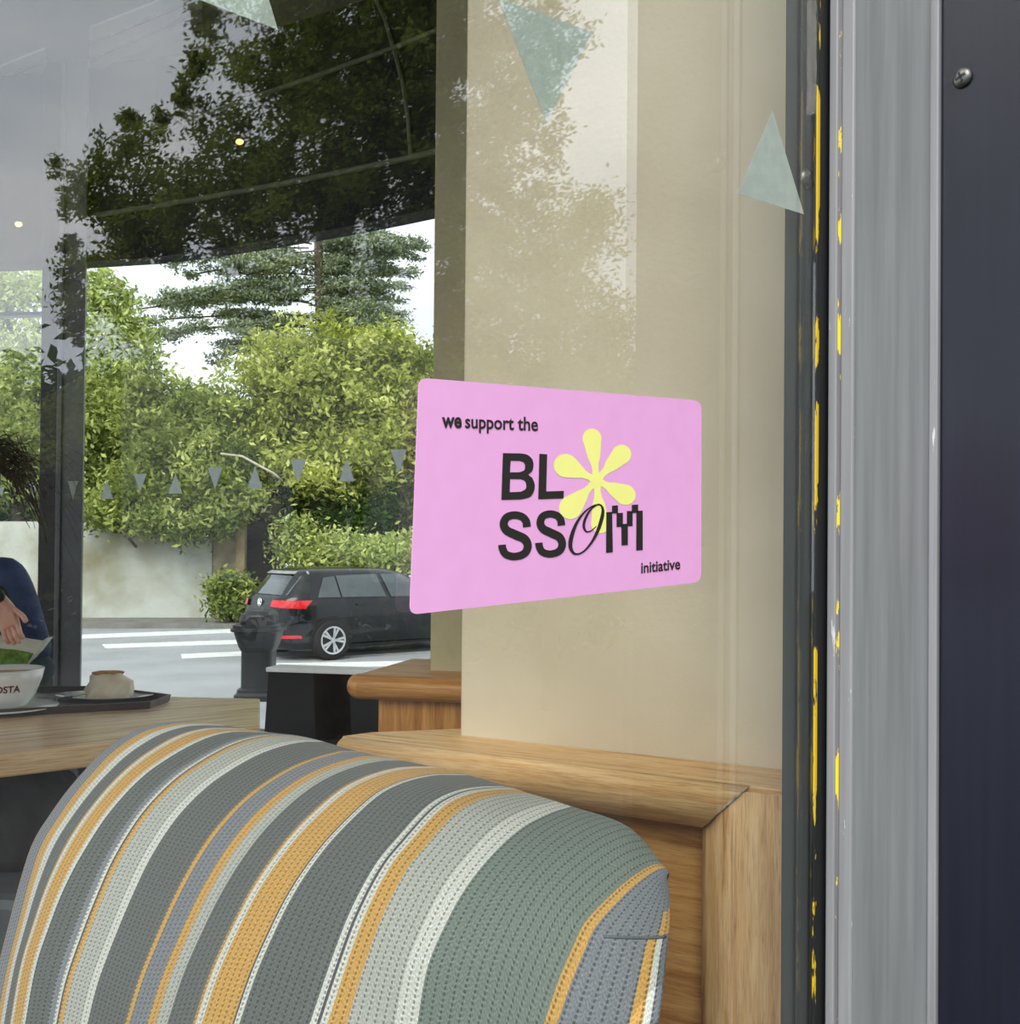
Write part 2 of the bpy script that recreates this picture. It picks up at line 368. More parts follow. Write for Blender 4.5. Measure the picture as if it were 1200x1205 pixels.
# bullnose carried along the front (half round), mitre cut at the right end
prof = [(0.0, 0.0)] + [(.004 + NR * math.sin(t) * .9, -NR + NR * math.cos(t)) for t in np.linspace(0, math.pi, 11)] + [(0, -2 * NR)]
def nosing(name, A, B, dirn, outn, upv, mitre, mat, cut0=0.0):
    vs_, fs_ = [], []
    n = len(prof)
    for k, P in enumerate((A, B)):
        for (a_, b_) in prof:
            ext = mitre * (-b_) if k == 1 else cut0 * a_
            vs_.append(V(P) + outn * a_ + upv * b_ + dirn * ext)
    fs_ = [(j, (j + 1) % n, n + (j + 1) % n, n + j) for j in range(n)] + [tuple(range(n))[::-1], tuple(range(n, 2 * n))]
    o_ = mk(name, vs_, fs_, mat, woodw, True)
    o_.data.polygons.foreach_set('use_smooth', [len(p_.vertices) == 4 for p_ in o_.data.polygons])
    return grain(o_, dirn, upv)
mit = V(on_z(828, 972, Z_L - 2 * NR))
# the post's left edge sits on the 828 px line, its right edge runs into the dark stile
pl = on_pl(828, 972, NA, nn); prr = on_pl(922, 972, NA, nn)
pw = (prr - pl).dot(nd)
NB2 = V((pl.x, pl.y, Z_L))
nosing('ledge_nosing', V((NA.x, NA.y, Z_L)) - nd * .004, NB2 + nd * (2 * NR + .001), nd, nn, V((0, 0, 1)), -1.0, MT['oak'])
# post: wide half round, its top cut on the same mitre
pv, pf = [], []
M_ = 14
for k in range(2):
    for j in range(M_ + 1):
        t = j / M_; sx = pw * 1.25 * t
        outd = .004 + .022 * math.sin(min(1, t * 2.6) * math.pi / 2) * (1 - .35 * max(0, t - .6))
        zt = Z_L - .001 - max(0.0, (2 * NR) * (1 - (sx / (2 * NR)) ** 1.0)) if sx < 2 * NR else Z_L - .001
        pv.append(NB2 + nd * sx + nn * outd + V((0, 0, (zt if k else FLOOR) - Z_L)))
    pv.append(NB2 + nd * pw * 1.25 - nn * .02 + V((0, 0, (Z_L - .001 if k else FLOOR) - Z_L)))
    pv.append(NB2 - nn * .02 + V((0, 0, (Z_L - 2 * NR if k else FLOOR) - Z_L)))
m_ = M_ + 3
pf = [(j, (j + 1) % m_, m_ + (j + 1) % m_, m_ + j) for j in range(m_)] + [tuple(range(m_))[::-1], tuple(range(m_, 2 * m_))]
o = mk('corner_post', pv, pf, MT['oak'], woodw, True)
o.data.polygons.foreach_set('use_smooth', [len(p_.vertices) == 4 for p_ in o.data.polygons]); grain(o, (0, 0, 1), nd)
# filler in the mitre
tube('mitre_filler', [NB2 + nd * t * 2 * NR + nn * (.006 + .0215 * math.sin(min(1, t * 2 * NR / (pw * 1.25) * 2.6) * math.pi / 2)) + V((0, 0, -2 * NR * (1 - t) - .0008)) for t in np.linspace(.02, 1.0, 10)], .0016, noisy('pale_filler', srgb(190, 176, 150), srgb(120, 96, 66), 120, .8), woodw, 6)
# panel below the ledge, set back
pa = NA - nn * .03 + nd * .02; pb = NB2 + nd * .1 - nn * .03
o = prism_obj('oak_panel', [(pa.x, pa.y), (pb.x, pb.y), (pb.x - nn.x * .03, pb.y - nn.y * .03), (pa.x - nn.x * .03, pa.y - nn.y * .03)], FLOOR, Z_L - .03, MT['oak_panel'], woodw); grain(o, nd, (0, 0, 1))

# second, deeper pier with its own ledge
Y2 = 2.13
L2a = on_z(424, 792.5, Z_L); L2b = on_z(540, 796.5, Z_L); d2 = (L2b - L2a).normalized(); n2_ = V((d2.y, -d2.x, 0)); n2_ = n2_ if n2_.y < 0 else -n2_
B2 = on_z(506, 789, Z_L)
w2 = prism_obj('wall_recess', [(B2.x, B2.y), (B2.x + d2.x * .9, B2.y + d2.y * .9), (B2.x + d2.x * .9 + .1, B2.y + .6), (B2.x + .02, B2.y + .5)], Z_L - .05, CEIL, MT['cream2'], None, .004)
tag(w2, 'darker olive cream strip of wall beside the street window', 'wall', kind=ST)
w2b = empty('trim_3', (L2a.x, L2a.y, FLOOR)); tag(w2b, 'darker oak ledge with rounded nose and cabinet below, deeper in the cafe', 'ledge', kind=ST)
lo = [L2a, L2b + d2 * .7, L2b + d2 * .7 - n2_ * .35, L2a - n2_ * .3 + d2 * .02]
o = prism_obj('ledge_board', [(p.x, p.y) for p in lo], Z_L - .03, Z_L, MT['oak_dark'], w2b, .002); grain(o, d2, n2_)
woodw_, woodw = woodw, w2b
o = nosing('ledge_nosing', V((L2a.x, L2a.y, Z_L)), V((L2b.x, L2b.y, Z_L)) + d2 * .6, d2, n2_, V((0, 0, 1)), 0, MT['oak_dark'])
# rounded left end of the nosing
vs_, fs_ = [], []
for i, ph in enumerate(np.linspace(0, math.pi / 2, 8)):
    for a_, b_ in prof: vs_.append(V((L2a.x, L2a.y, Z_L)) + n2_ * a_ * math.cos(ph) - d2 * a_ * math.sin(ph) + V((0, 0, b_)))
n = len(prof)
for i in range(7):
    for j in range(n - 1): fs_.append((i * n + j, i * n + j + 1, (i + 1) * n + j + 1, (i + 1) * n + j))
o = mk('nosing_end', vs_, fs_, MT['oak_dark'], w2b, True); grain(o, d2, (0, 0, 1))
woodw = woodw_
ca = L2a + d2 * .035 - n2_ * .012; cb = ca + d2 * .8
o = prism_obj('oak_cabinet', [(ca.x, ca.y), (cb.x, cb.y), (cb.x - n2_.x * .3, cb.y - n2_.y * .3), (ca.x - n2_.x * .3, ca.y - n2_.y * .3)], FLOOR, Z_L - .03, MT['oak_dark'], w2b, .003); grain(o, (0, 0, 1), d2)

# ------------------------------------------------------------------ street side of the cafe: curved head, mullions, far panes
HB = 1.25
head_px = [(-330, 318), (-150, 316), (0, 312), (60, 310), (100, 308), (180, 303), (240, 295), (300, 285.5), (350, 277), (400, 268), (455, 257), (510, 245), (560, 234)]
hp = [on_z(x, y, CAM_Z + HB) for x, y in head_px]
def plan_y(px):
    return float(np.interp(px, [h[0] for h in head_px], [p.y for p in hp]))
def curved_wall(name, z0, z1, mat, off=0.0, th=.06, parent=None, pts=hp):
    vs_, fs_ = [], []
    for i, p in enumerate(pts):
        t = (pts[min(i + 1, len(pts) - 1)] - pts[max(i - 1, 0)]); t.z = 0; t.normalize(); nrm = V((-t.y, t.x, 0))
        nrm = nrm if nrm.y > 0 else -nrm
        for oo, z in ((off, z0), (off + th, z0), (off + th, z1), (off, z1)):
            q_ = p + nrm * oo; vs_.append((q_.x, q_.y, z))
    for i in range(len(pts) - 1):
        for j in range(4):
            fs_.append((i * 4 + j, i * 4 + (j + 1) % 4, i * 4 + 4 + (j + 1) % 4, i * 4 + 4 + j))
    fs_ += [(0, 1, 2, 3), tuple(range(len(vs_) - 4, len(vs_)))[::-1]]
    return mk(name, vs_, fs_, mat, parent)
wb = empty('wall_back', (hp[5].x, hp[5].y, CAM_Z + HB)); tag(wb, 'dark curved bulkhead with pale beads above the street window', 'wall', kind=ST)
curved_wall('bulkhead', CAM_Z + HB, CEIL, MT['bulk'], 0, .1, wb)
def bead_line(px):
    pts = []
    for x, y in px:
        Yb = plan_y(x) - .006; pts.append(on_y(x, y, Yb))
    return pts
def smooth_path(px, n=24):
    xs = [p[0] for p in px]; ys = [p[1] for p in px]; t = np.linspace(xs[0], xs[-1], n)
    co = np.polyfit(xs, ys, min(3, len(xs) - 1)); return [(a_, float(np.polyval(co, a_))) for a_ in t]
tube('bead', bead_line(smooth_path([(100, 255), (180, 243), (300, 222), (400, 203), (515, 178), (550, 170)])), .012, MT['bead_lt'], wb)
tube('bead', bead_line(smooth_path([(180, 157), (240, 136), (300, 113), (400, 80), (515, 35), (550, 20)])), .010, MT['bead_lt'], wb)
tube('cable', bead_line([(438, -10), (452, 20), (464, 60), (474, 100), (480, 140), (483, 182)]), .008, MT['bead_lt'], wb)
# far window: glass, mullion posts, frame edges
fw = empty('window_2', (hp[6].x, hp[6].y, FLOOR)); tag(fw, 'curved street window beyond the seats with trees and a parked car outside', 'window', kind=ST)
curved_wall('glass_pane', FLOOR + .5, CAM_Z + HB + .02, MT['glass_far'], .09, .006, fw)
def post(px0, px1, y0, depth, mat, par, name, z0=FLOOR, z1=CEIL, bev=.004):
    u = on_y(px0, 600, y0); v = on_y(px1, 600, y0); sc = 1 + depth / y0
    return prism_obj(name, [(u.x, u.y), (v.x, v.y), (v.x + (v.x) * depth / y0 * .9, v.y + depth), (u.x * (1 + depth / y0) + .01, u.y + depth)], z0, z1, mat, par, bev)
Yp = plan_y(70) - .08
mu = empty('trim_4', on_y(70, 640, Yp)); tag(mu, 'grey metal mullion post with a dark brown edge left of the street window', 'post', kind=ST)
post(45.5, 66, Yp + .03, .12, MT['post_dk'], mu, 'brown_edge')
post(65, 71, Yp - .012, .12, MT['post'], mu, 'bead')
post(70.5, 97, Yp, .14, MT['post'], mu, 'mullion')
jr = post(509, 560, plan_y(509) - .02, .2, MT['post'], fw, 'jamb')
# transom of the left-hand pane
curved_wall('transom', on_y(20, 368, plan_y(20)).z, on_y(20, 364, plan_y(20)).z, MT['post_dk'], .05, .05, fw, hp[:4])
sill_p = hp
curved_wall('sill', FLOOR + .42, FLOOR + .5, MT['post_dk'], -.06, .3, fw)
lw = curved_wall('wall_low', FLOOR - .5, FLOOR + .42, MT['post_dk'], .0, .2); tag(lw, 'dark low wall below the street window', 'wall', kind=ST)
m = bpy.data.materials.new('frosted_film_backlit'); m.use_nodes = True; t = m.node_tree; t.nodes.clear(); MT['film_far'] = m
nf = N(t, 'ShaderNodeTexNoise'); nf.inputs['Scale'].default_value = 40; rf = N(t, 'ShaderNodeValToRGB'); rf.color_ramp.elements[0].color = srgb(226, 230, 228); rf.color_ramp.elements[1].color = srgb(238, 242, 240)
df = N(t, 'ShaderNodeBsdfDiffuse'); tl = N(t, 'ShaderNodeBsdfTranslucent'); mf = N(t, 'ShaderNodeMixShader'); of = N(t, 'ShaderNodeOutputMaterial')
for a_, b_ in ((nf.outputs['Fac'], rf.inputs[0]), (rf.outputs[0], df.inputs[0]), (rf.outputs[0], tl.inputs[0]), (df.outputs[0], mf.inputs[1]), (tl.outputs[0], mf.inputs[2]), (mf.outputs[0], of.inputs[0])): t.links.new(a_, b_)
# bunting triangles on the far panes
tris = [(2, 579, 'd', 11), (39, 579, 'd', 21), (86, 577, 'd', 22), (125.5, 576, 'u', 22), (165, 568.5, 'd', 22), (206.5, 569, 'u', 24), (253, 563, 'd', 25), (300, 561.5, 'u', 26), (351, 554.5, 'd', 28), (408, 553, 'u', 27), (469, 543, 'd', 28)]
names_t = ['half hidden beside the left edge', 'left of the brown mullion edge', 'over the grey mullion', 'first right of the mullion', 'second right of the mullion', 'third right of the mullion', 'fourth right of the mullion', 'fifth right of the mullion', 'sixth right of the mullion', 'seventh right of the mullion', 'nearest the pink sticker']
for (x, y, k, h), nm in zip(tris, names_t):
    w_ = .34 * h * (1 if x > 100 else .85) ; yy = plan_y(x) - .1 if x == 86 else plan_y(x) + .08
    pts = [(x - w_, y - h / 2), (x + w_, y - h / 2), (x, y + h / 2)] if k == 'd' else [(x - w_, y + h / 2), (x + w_, y + h / 2), (x, y - h / 2)]
    q3 = [on_y(a_, b_, plan_y(a_) + .075 if x != 86 else Yp - .002) for a_, b_ in pts]
    o = slab('window_sticker', q3, (0, -1, 0), .001, MT['film_far'])
    tag(o, 'small grey triangle decal pointing %s on the street window, %s' % ('down' if k == 'd' else 'up', nm), 'sticker', 'small bunting triangles on the street window')

# ceiling, floor
cl = prism_obj('ceiling', [(-6.5, .2), (-6.5, 5.6), (.6, 5.6), (1.2, 1.2), (GF.x + g.x * s1 - nc.x * .15, GF.y + g.y * s1 - nc.y * .15), (GF.x + g.x * (s0 - 3) - nc.x * .15, GF.y + g.y * (s0 - 3) - nc.y * .15)], CEIL, CEIL + .12, MT['ceiling'])
tag(cl, 'grey cafe ceiling in the upper left corner', 'ceiling', kind=ST)
def ceil_quad(px): return [on_z(x, y, CEIL) for x, y in px]
for k, px in enumerate([[(104, 84), (106, 30), (238, -22), (238, 22)], [(-60, 150), (-60, 100), (54, 54), (54, 95)]]):
    pts = ceil_quad(px)
    o = slab('ceiling_panel', [V((p.x, p.y, CEIL - .012)) for p in pts], (0, 0, 1), .012, MT['ceil_panel'], cl, .002)
    c_ = sum((p for p in pts), V((0, 0, 0))) / 4
    for f_ in (.34, .7):
        u = pts[0].lerp(pts[1], f_); v = pts[3].lerp(pts[2], f_)
        tube('panel_slat', [V((u.x, u.y, CEIL - .014)), V((v.x, v.y, CEIL - .014))], .008, MT['post'], o)
fl = prism_obj('floor', [(-6.5, .3), (-6.5, 5.0), (1.0, 5.0), (1.2, 1.2), (GF.x + g.x * s1 - nc.x * .06, GF.y + g.y * s1 - nc.y * .06), (GF.x + g.x * (s0 - 3) - nc.x * .06, GF.y + g.y * (s0 - 3) - nc.y * .06)], FLOOR - .1, FLOOR, MT['floor'])
tag(fl, 'brown cafe floor', 'floor', kind=ST)
# lamps
def emis(name, col, st):
    m = bpy.data.materials.new(name); m.use_nodes = True; t = m.node_tree; t.nodes.clear()
    em = N(t, 'ShaderNodeEmission'); em.inputs[0].default_value = col; em.inputs[1].default_value = st
    o_ = N(t, 'ShaderNodeOutputMaterial'); t.links.new(em.outputs[0], o_.inputs[0]); return m
MT['bulb'] = emis('warm_bulb', (1, .60, .26, 1), 1.3)
def lamp(px, py, label):
    p = on_y(px, py, plan_y(px) - .03); e_ = empty('wall_spotlight', (p.x, plan_y(px), p.z)); tag(e_, label, 'lamp', 'small warm spotlights on the bulkhead')
    ry = lambda r, q_: [(p.x + r * math.cos(a_), p.y + q_, p.z + r * .75 * math.sin(a_)) for a_ in [2 * math.pi * k / 14 for k in range(14)]]
    def rings(name, R_, mat):
        vs_ = [v for r, q_ in R_ for v in ry(r, q_)]; m_ = 14
        fs_ = [(i * m_ + k, i * m_ + (k + 1) % m_, (i + 1) * m_ + (k + 1) % m_, (i + 1) * m_ + k) for i in range(len(R_) - 1) for k in range(m_)]
        fs_ += [tuple(range(m_))[::-1], tuple(range((len(R_) - 1) * m_, len(R_) * m_))]
        return mk(name, vs_, fs_, mat, e_, True)
    rings('housing', [(.018, .03), (.026, .02), (.028, -.004), (.022, -.006), (.02, .004)], MT['black'])
    rings('bulb', [(.010, .008), (.017, 0), (.014, -.008), (.005, -.011)], MT['bulb'])
lamp(22, 264, 'small warm spotlight left of the mullion')
lamp(282, 167, 'small warm spotlight on the dark bulkhead')

# black low screen in front of the street window
BY = 2.75
k0 = on_y(316, 785, BY); k1 = on_y(540, 778, BY - .1)
bs = empty('low_screen', (k0.x, k0.y, FLOOR)); tag(bs, 'black low screen with a white top edge before the street window', 'screen')
bl = on_y(303, 862, BY)
sl_ = (bl.x - k0.x) / (k0.z - bl.z)
vs_ = []
for z, dx in ((FLOOR, sl_ * (k0.z - FLOOR) * .35), (k0.z - .012, 0)):
    vs_ += [(k0.x + dx, k0.y, z), (k1.x, k1.y, z), (k1.x + .02, k1.y + .06, z), (k0.x + dx + .02, k0.y + .06, z)]
mk('screen_panel', vs_, [(0, 1, 2, 3), (7, 6, 5, 4), (0, 4, 5, 1), (1, 5, 6, 2), (2, 6, 7, 3), (3, 7, 4, 0)], MT['black'], bs)
prism_obj('white_top_edge', [(k0.x - .006, k0.y - .008), (k1.x, k1.y - .008), (k1.x + .02, k1.y + .07), (k0.x - .006 + .02, k0.y + .07)], k0.z - .012, k0.z, MT['white'], bs, .002)

# ------------------------------------------------------------------ pink sticker on the outside of the pane
STK = .0004
def gpt(x, y, off): return on_glass(x, y, off)
def plain(name, col, rough=.35, spec=.3):
    return noisy(name, col, tuple(c * .97 for c in col[:3]) + (1,), 60, rough, spec=spec)
MT['pink'] = plain('pink_vinyl', srgb(228, 167, 217)); MT['ink'] = plain('black_ink', srgb(44, 43, 40)); MT['yellow'] = plain('yellow_ink', srgb(238, 238, 140))
stk = empty('pink_sticker', on_glass(655, 723, .0)); tag(stk, 'pink rounded vinyl sticker with black lettering and yellow flower on the pane', 'sticker')
def rounded(cs, r, n=6):
    out = []
    for i in range(len(cs)):
        p, a_, b_ = V(cs[i]), V(cs[i - 1]), V(cs[(i + 1) % len(cs)])
        u = (a_ - p).normalized() * r; v = (b_ - p).normalized() * r
        for k in range(n + 1):
            t = k / n; out.append(p + u * (1 - t) ** 2 + v * t ** 2)
    return [(q_.x, q_.y) for q_ in out]
slab('vinyl', [gpt(x, y, .0001) for x, y in rounded([(492.5, 444.5), (825, 471.5), (824.5, 685), (481.5, 723.5)], 11)], nc, STK, MT['pink'], stk)
def flat_glyph(name, loops, mat, off):
    """closed px outlines (holes allowed) -> one flat piece of print on the sticker"""
    cu = bpy.data.curves.new('tmp', 'CURVE'); cu.dimensions = '2D'; cu.fill_mode = 'BOTH'
    for lp in loops:
        sp = cu.splines.new('POLY'); sp.points.add(len(lp) - 1); sp.use_cyclic_u = True
        for pt, (x, y) in zip(sp.points, lp): pt.co = (x / 100, -y / 100, 0, 1)
    ob = bpy.data.objects.new('tmp', cu); COL.objects.link(ob)
    me = bpy.data.meshes.new_from_object(ob.evaluated_get(bpy.context.evaluated_depsgraph_get()))
    bpy.data.objects.remove(ob); bpy.data.curves.remove(cu)
    for v in me.vertices: v.co = gpt(v.co.x * 100, -v.co.y * 100, off)
    me.name = name
    return link(name, me, mat, stk)
ZX = lambda x, y: (500 + x / 4.286, 480 + y / 4.285)
def crom(pts, n=8):
    P = [V((*p[:2], p[2] if len(p) > 2 else 0)) for p in pts]; out = []
    for i in range(len(P) - 1):
        p0, p1, p2, p3 = P[max(i - 1, 0)], P[i], P[i + 1], P[min(i + 2, len(P) - 1)]
        for k in range(n):
            t = k / n
            out.append(.5 * ((2 * p1) + (p2 - p0) * t + (2 * p0 - 5 * p1 + 4 * p2 - p3) * t * t + (3 * p1 - p0 - 3 * p2 + p3) * t ** 3))
    out.append(P[-1]); return out
def stroke(path):
    """centre line with a width per point -> outline"""
    c = crom(path); L, R = [], []
    for i, p in enumerate(c):
        t = (c[min(i + 1, len(c) - 1)] - c[max(i - 1, 0)]); t = V((t.x, t.y)).normalized(); nrm = V((-t.y, t.x)) * p.z / 2
        L.append((p.x + nrm.x, p.y + nrm.y)); R.append((p.x - nrm.x, p.y - nrm.y))
    return L, R
def stroke_glyph(name, paths, mat, off):
    vs_, fs_ = [], []
    for path in paths:
        L, R = stroke(path); o_ = len(vs_)
        vs_ += [gpt(*ZX(x, y), off) for x, y in L] + [gpt(*ZX(x, y), off) for x, y in R]; n = len(L)
        fs_ += [(o_ + i, o_ + i + 1, o_ + n + i + 1, o_ + n + i) for i in range(n - 1)]
    return mk(name, vs_, fs_, mat, stk)
o1 = STK + .00025; o2 = STK + .0005
# flower
cen = V((701.8, 565.2))
petals = [((696.5, 516), 11.2), ((731, 535), 11.4), ((735.4, 582.2), 12.0), ((706.2, 616), 11.0), ((671.5, 597), 13.6), ((665.8, 548), 13.8)]
vs_, fs_ = [], []
for ip, (bc, r) in enumerate(petals):
    bc = V(bc); d_ = bc - cen; Ld = d_.length; u = d_ / Ld; v = V((-u.y, u.x)); pts = []
    prof_ = [(-.02, 3.2), (.12, 4.6), (.25, 3.6), (.4, 4.6), (.55, 7.4)]
    pts += [cen + u * Ld * t + v * wv for t, wv in prof_]
    for a_ in np.linspace(115, -115, 15): pts.append(bc + u * r * math.cos(rad(a_)) * 1.05 + v * r * math.sin(rad(a_)))
    pts += [cen + u * Ld * t - v * wv for t, wv in prof_[::-1]]
    k = len(vs_); vs_ += [gpt(q_.x, q_.y, o1 + .00002 * ip) for q_ in [cen + u * Ld * .5] + pts]
    for i in range(len(pts) - 1): fs_.append((k, k + 1 + i, k + 2 + i))
    fs_.append((k, k + len(pts), k + 1))
k = len(vs_); vs_ += [gpt(cen.x + 6.2 * math.cos(t), cen.y + 6.8 * math.sin(t), o1 + .00015) for t in np.linspace(0, 2 * math.pi, 16)[:-1]]
fs_.append(tuple(range(k, k + 15)))
mk('flower', vs_, fs_, MT['yellow'], stk)
zl = lambda L: [ZX(*p) for p in L]
def arc_pts(L, n=6):
    c = crom(L, n); return [(p.x, p.y) for p in c]
Bo = [(393, 228)] + arc_pts([(478, 229), (515, 236), (540, 258), (547, 288), (540, 318), (520, 337)]) + arc_pts([(541, 352), (553, 385), (549, 420), (528, 449), (480, 461)]) + [(385, 463)]
flat_glyph('letter', [zl(Bo), zl([(432, 265), (428, 325)] + arc_pts([(478, 324), (500, 314), (505, 294), (498, 274), (478, 266)])), zl([(429, 358), (427, 425)] + arc_pts([(482, 423), (506, 410), (511, 391), (504, 368), (482, 358)]))], MT['ink'], o2)
flat_glyph('letter', [zl([(577, 231), (616, 234), (611, 421), (701, 418), (698, 456), (571, 460)])], MT['ink'], o2)
S1 = [(514, 600, 40), (509, 570, 39), (488, 548, 38), (450, 540, 38), (412, 552, 39), (397, 585, 41), (412, 617, 43), (456, 639, 45), (502, 661, 44), (518, 697, 41), (502, 733, 39), (455, 749, 38), (410, 739, 38), (392, 712, 39), (389, 690, 39)]
stroke_glyph('letter', [S1], MT['ink'], o2)
fx = lambda x, y, w_: (557 + (x - 370) / 168 * 153, 515 + (y - 520) / 248 * 240, w_ * .95)
stroke_glyph('letter', [[fx(*p) for p in S1]], MT['ink'], o2)
stroke_glyph('letter', [[(880, 487, 8), (845, 495, 7), (803, 527, 9), (765, 580, 14), (740, 645, 20), (733, 695, 20), (745, 727, 14), (768, 737, 9), (802, 722, 9), (842, 675, 12), (873, 615, 17), (892, 555, 18), (897, 515, 14), (888, 492, 9), (870, 486, 7)],
             [(868, 489, 6), (835, 513, 9), (808, 560, 13), (801, 598, 13), (814, 623, 8), (838, 619, 6), (864, 597, 4)]], MT['ink'], o2 + .00008)
rects = [[(914, 526), (944, 524), (947, 727), (913, 731)], [(943, 493), (973, 491), (973, 532), (943, 532)], [(966, 530), (998, 529), (998, 598), (966, 600)], [(990, 585), (1023, 584), (1023, 691), (991, 693)],
         [(1018, 520), (1047, 520), (1047, 595), (1018, 596)], [(1043, 489), (1075, 487), (1075, 528), (1043, 530)], [(1066, 519), (1098, 518), (1098, 716), (1065, 719)]]
vs_, fs_ = [], []
for i, r in enumerate(rects):
    vs_ += [gpt(*ZX(*p), o2) for p in r]; fs_.append((4 * i, 4 * i + 1, 4 * i + 2, 4 * i + 3))
mk('letter', vs_, fs_, MT['ink'], stk)
def text_mesh(txt, offset=0.0):
    cu = bpy.data.curves.new('tmp', 'FONT'); cu.body = txt; cu.offset = offset; cu.resolution_u = 4
    ob = bpy.data.objects.new('tmp', cu); COL.objects.link(ob)
    me = bpy.data.meshes.new_from_object(ob.evaluated_get(bpy.context.evaluated_depsgraph_get()))
    bpy.data.objects.remove(ob); bpy.data.curves.remove(cu)
    xs = [v.co.x for v in me.vertices]; return me, min(xs), max(xs)
def print_text(name, txt, p0, p1, em, offset):
    me, x0, x1 = text_mesh(txt, offset); p0 = V(p0); p1 = V(p1)
    for v in me.vertices:
        b_ = p0.lerp(p1, (v.co.x - x0) / (x1 - x0)); v.co = gpt(b_.x, b_.y - v.co.y * em, o2)
    me.name = name; return link(name, me, MT['ink'], stk)
print_text('small_text', 'we', (519.8, 502.8), (543.2, 503), 25, .03)
print_text('small_text', 'support the', (547.2, 503.2), (633, 506.8), 22.5, .018)
print_text('small_text', 'initiative', (754.3, 674.3), (800.3, 669.3), 18, .02)

# ------------------------------------------------------------------ striped seat
def fabric(name):
    m, t, b = base(name, (.3, .3, .3, 1), .9, 0, .15); L = t.links.new
    ca_ = N(t, 'ShaderNodeAttribute'); ca_.attribute_name = 'stripe'
    uvn = N(t, 'ShaderNodeAttribute'); uvn.attribute_name = 'cloth'
    sp = N(t, 'ShaderNodeSeparateXYZ'); L(uvn.outputs['Vector'], sp.inputs[0])
    # columns of stitches (period 7 mm) broken into dashes (4.6 mm), each column shifted
    def mth(op, a_, b_=None, c_=None):
        n = N(t, 'ShaderNodeMath', operation=op)
        for i, q_ in enumerate((a_, b_, c_)):
            if q_ is None: continue
            if isinstance(q_, (int, float)): n.inputs[i].default_value = q_
            else: L(q_, n.inputs[i])
        return n.outputs[0]
    u, v = sp.outputs[0], sp.outputs[1]
    pu, pv_ = .0086, .0046
    uu = mth('DIVIDE', u, pu); col_i = mth('FLOOR', uu); fu = mth('FRACT', uu)
    vv = mth('ADD', mth('DIVIDE', v, pv_), mth('MULTIPLY', col_i, .37)); vv = mth('ADD', vv, mth('MULTIPLY', fu, .8)); fv = mth('FRACT', vv)
    du = mth('ABSOLUTE', mth('SUBTRACT', fu, .5)); dv = mth('ABSOLUTE', mth('SUBTRACT', fv, .5))
    hole = mth('MULTIPLY', mth('LESS_THAN', du, .10), mth('LESS_THAN', dv, .30))
    mel = N(t, 'ShaderNodeTexNoise'); mel.inputs['Scale'].default_value = 1; mel.inputs['Detail'].default_value = 2
    mm = N(t, 'ShaderNodeMapping'); mm.inputs['Scale'].default_value = (900, 420, 900); L(uvn.outputs['Vector'], mm.inputs[0]); L(mm.outputs[0], mel.inputs['Vector'])
    mr = N(t, 'ShaderNodeMapRange'); mr.inputs[1].default_value = .3; mr.inputs[2].default_value = .7; mr.inputs[3].default_value = .66; mr.inputs[4].default_value = 1.22; L(mth('ADD', mel.outputs['Fac'], mth('MULTIPLY', mth('SINE', mth('MULTIPLY', mth('ADD', vv, mth('MULTIPLY', mth('ABSOLUTE', mth('SUBTRACT', fu, .5)), 1.6)), 2 * math.pi)), .07)), mr.inputs[0])
    m1 = N(t, 'ShaderNodeMix'); m1.data_type = 'RGBA'; m1.blend_type = 'MULTIPLY'; m1.inputs[0].default_value = 1
    L(ca_.outputs['Color'], m1.inputs[6]); L(mr.outputs[0], m1.inputs[7])
    m2 = N(t, 'ShaderNodeMix'); m2.data_type = 'RGBA'; m2.inputs[7].default_value = srgb(52, 56, 62)
    L(mth('MULTIPLY', hole, .62), m2.inputs[0]); L(m1.outputs[2], m2.inputs[6]); L(m2.outputs[2], b.inputs['Base Color'])
    hgt = mth('ADD', mth('MULTIPLY', mth('SINE', mth('MULTIPLY', uu, 2 * math.pi)), .5), mth('MULTIPLY', mth('SINE', mth('MULTIPLY', vv, 2 * math.pi)), .35))
    hgt = mth('SUBTRACT', hgt, hole)
    bp = N(t, 'ShaderNodeBump'); bp.inputs['Strength'].default_value = .35; bp.inputs['Distance'].default_value = .0007; L(hgt, bp.inputs['Height']); L(bp.outputs[0], b.inputs['Normal'])
    b.inputs['Sheen Weight'].default_value = .15
    return m
MT['cloth'] = fabric('striped_upholstery')
H_C = .25
crest_a = on_z(267, 856, CAM_Z - H_C); crest_b = on_z(673, 949, CAM_Z - H_C)
cdv = (crest_b - crest_a).normalized(); cf = V((cdv.y, -cdv.x, 0)); cf = cf if cf.y < 0 else -cf        # cf: forward of the backrest
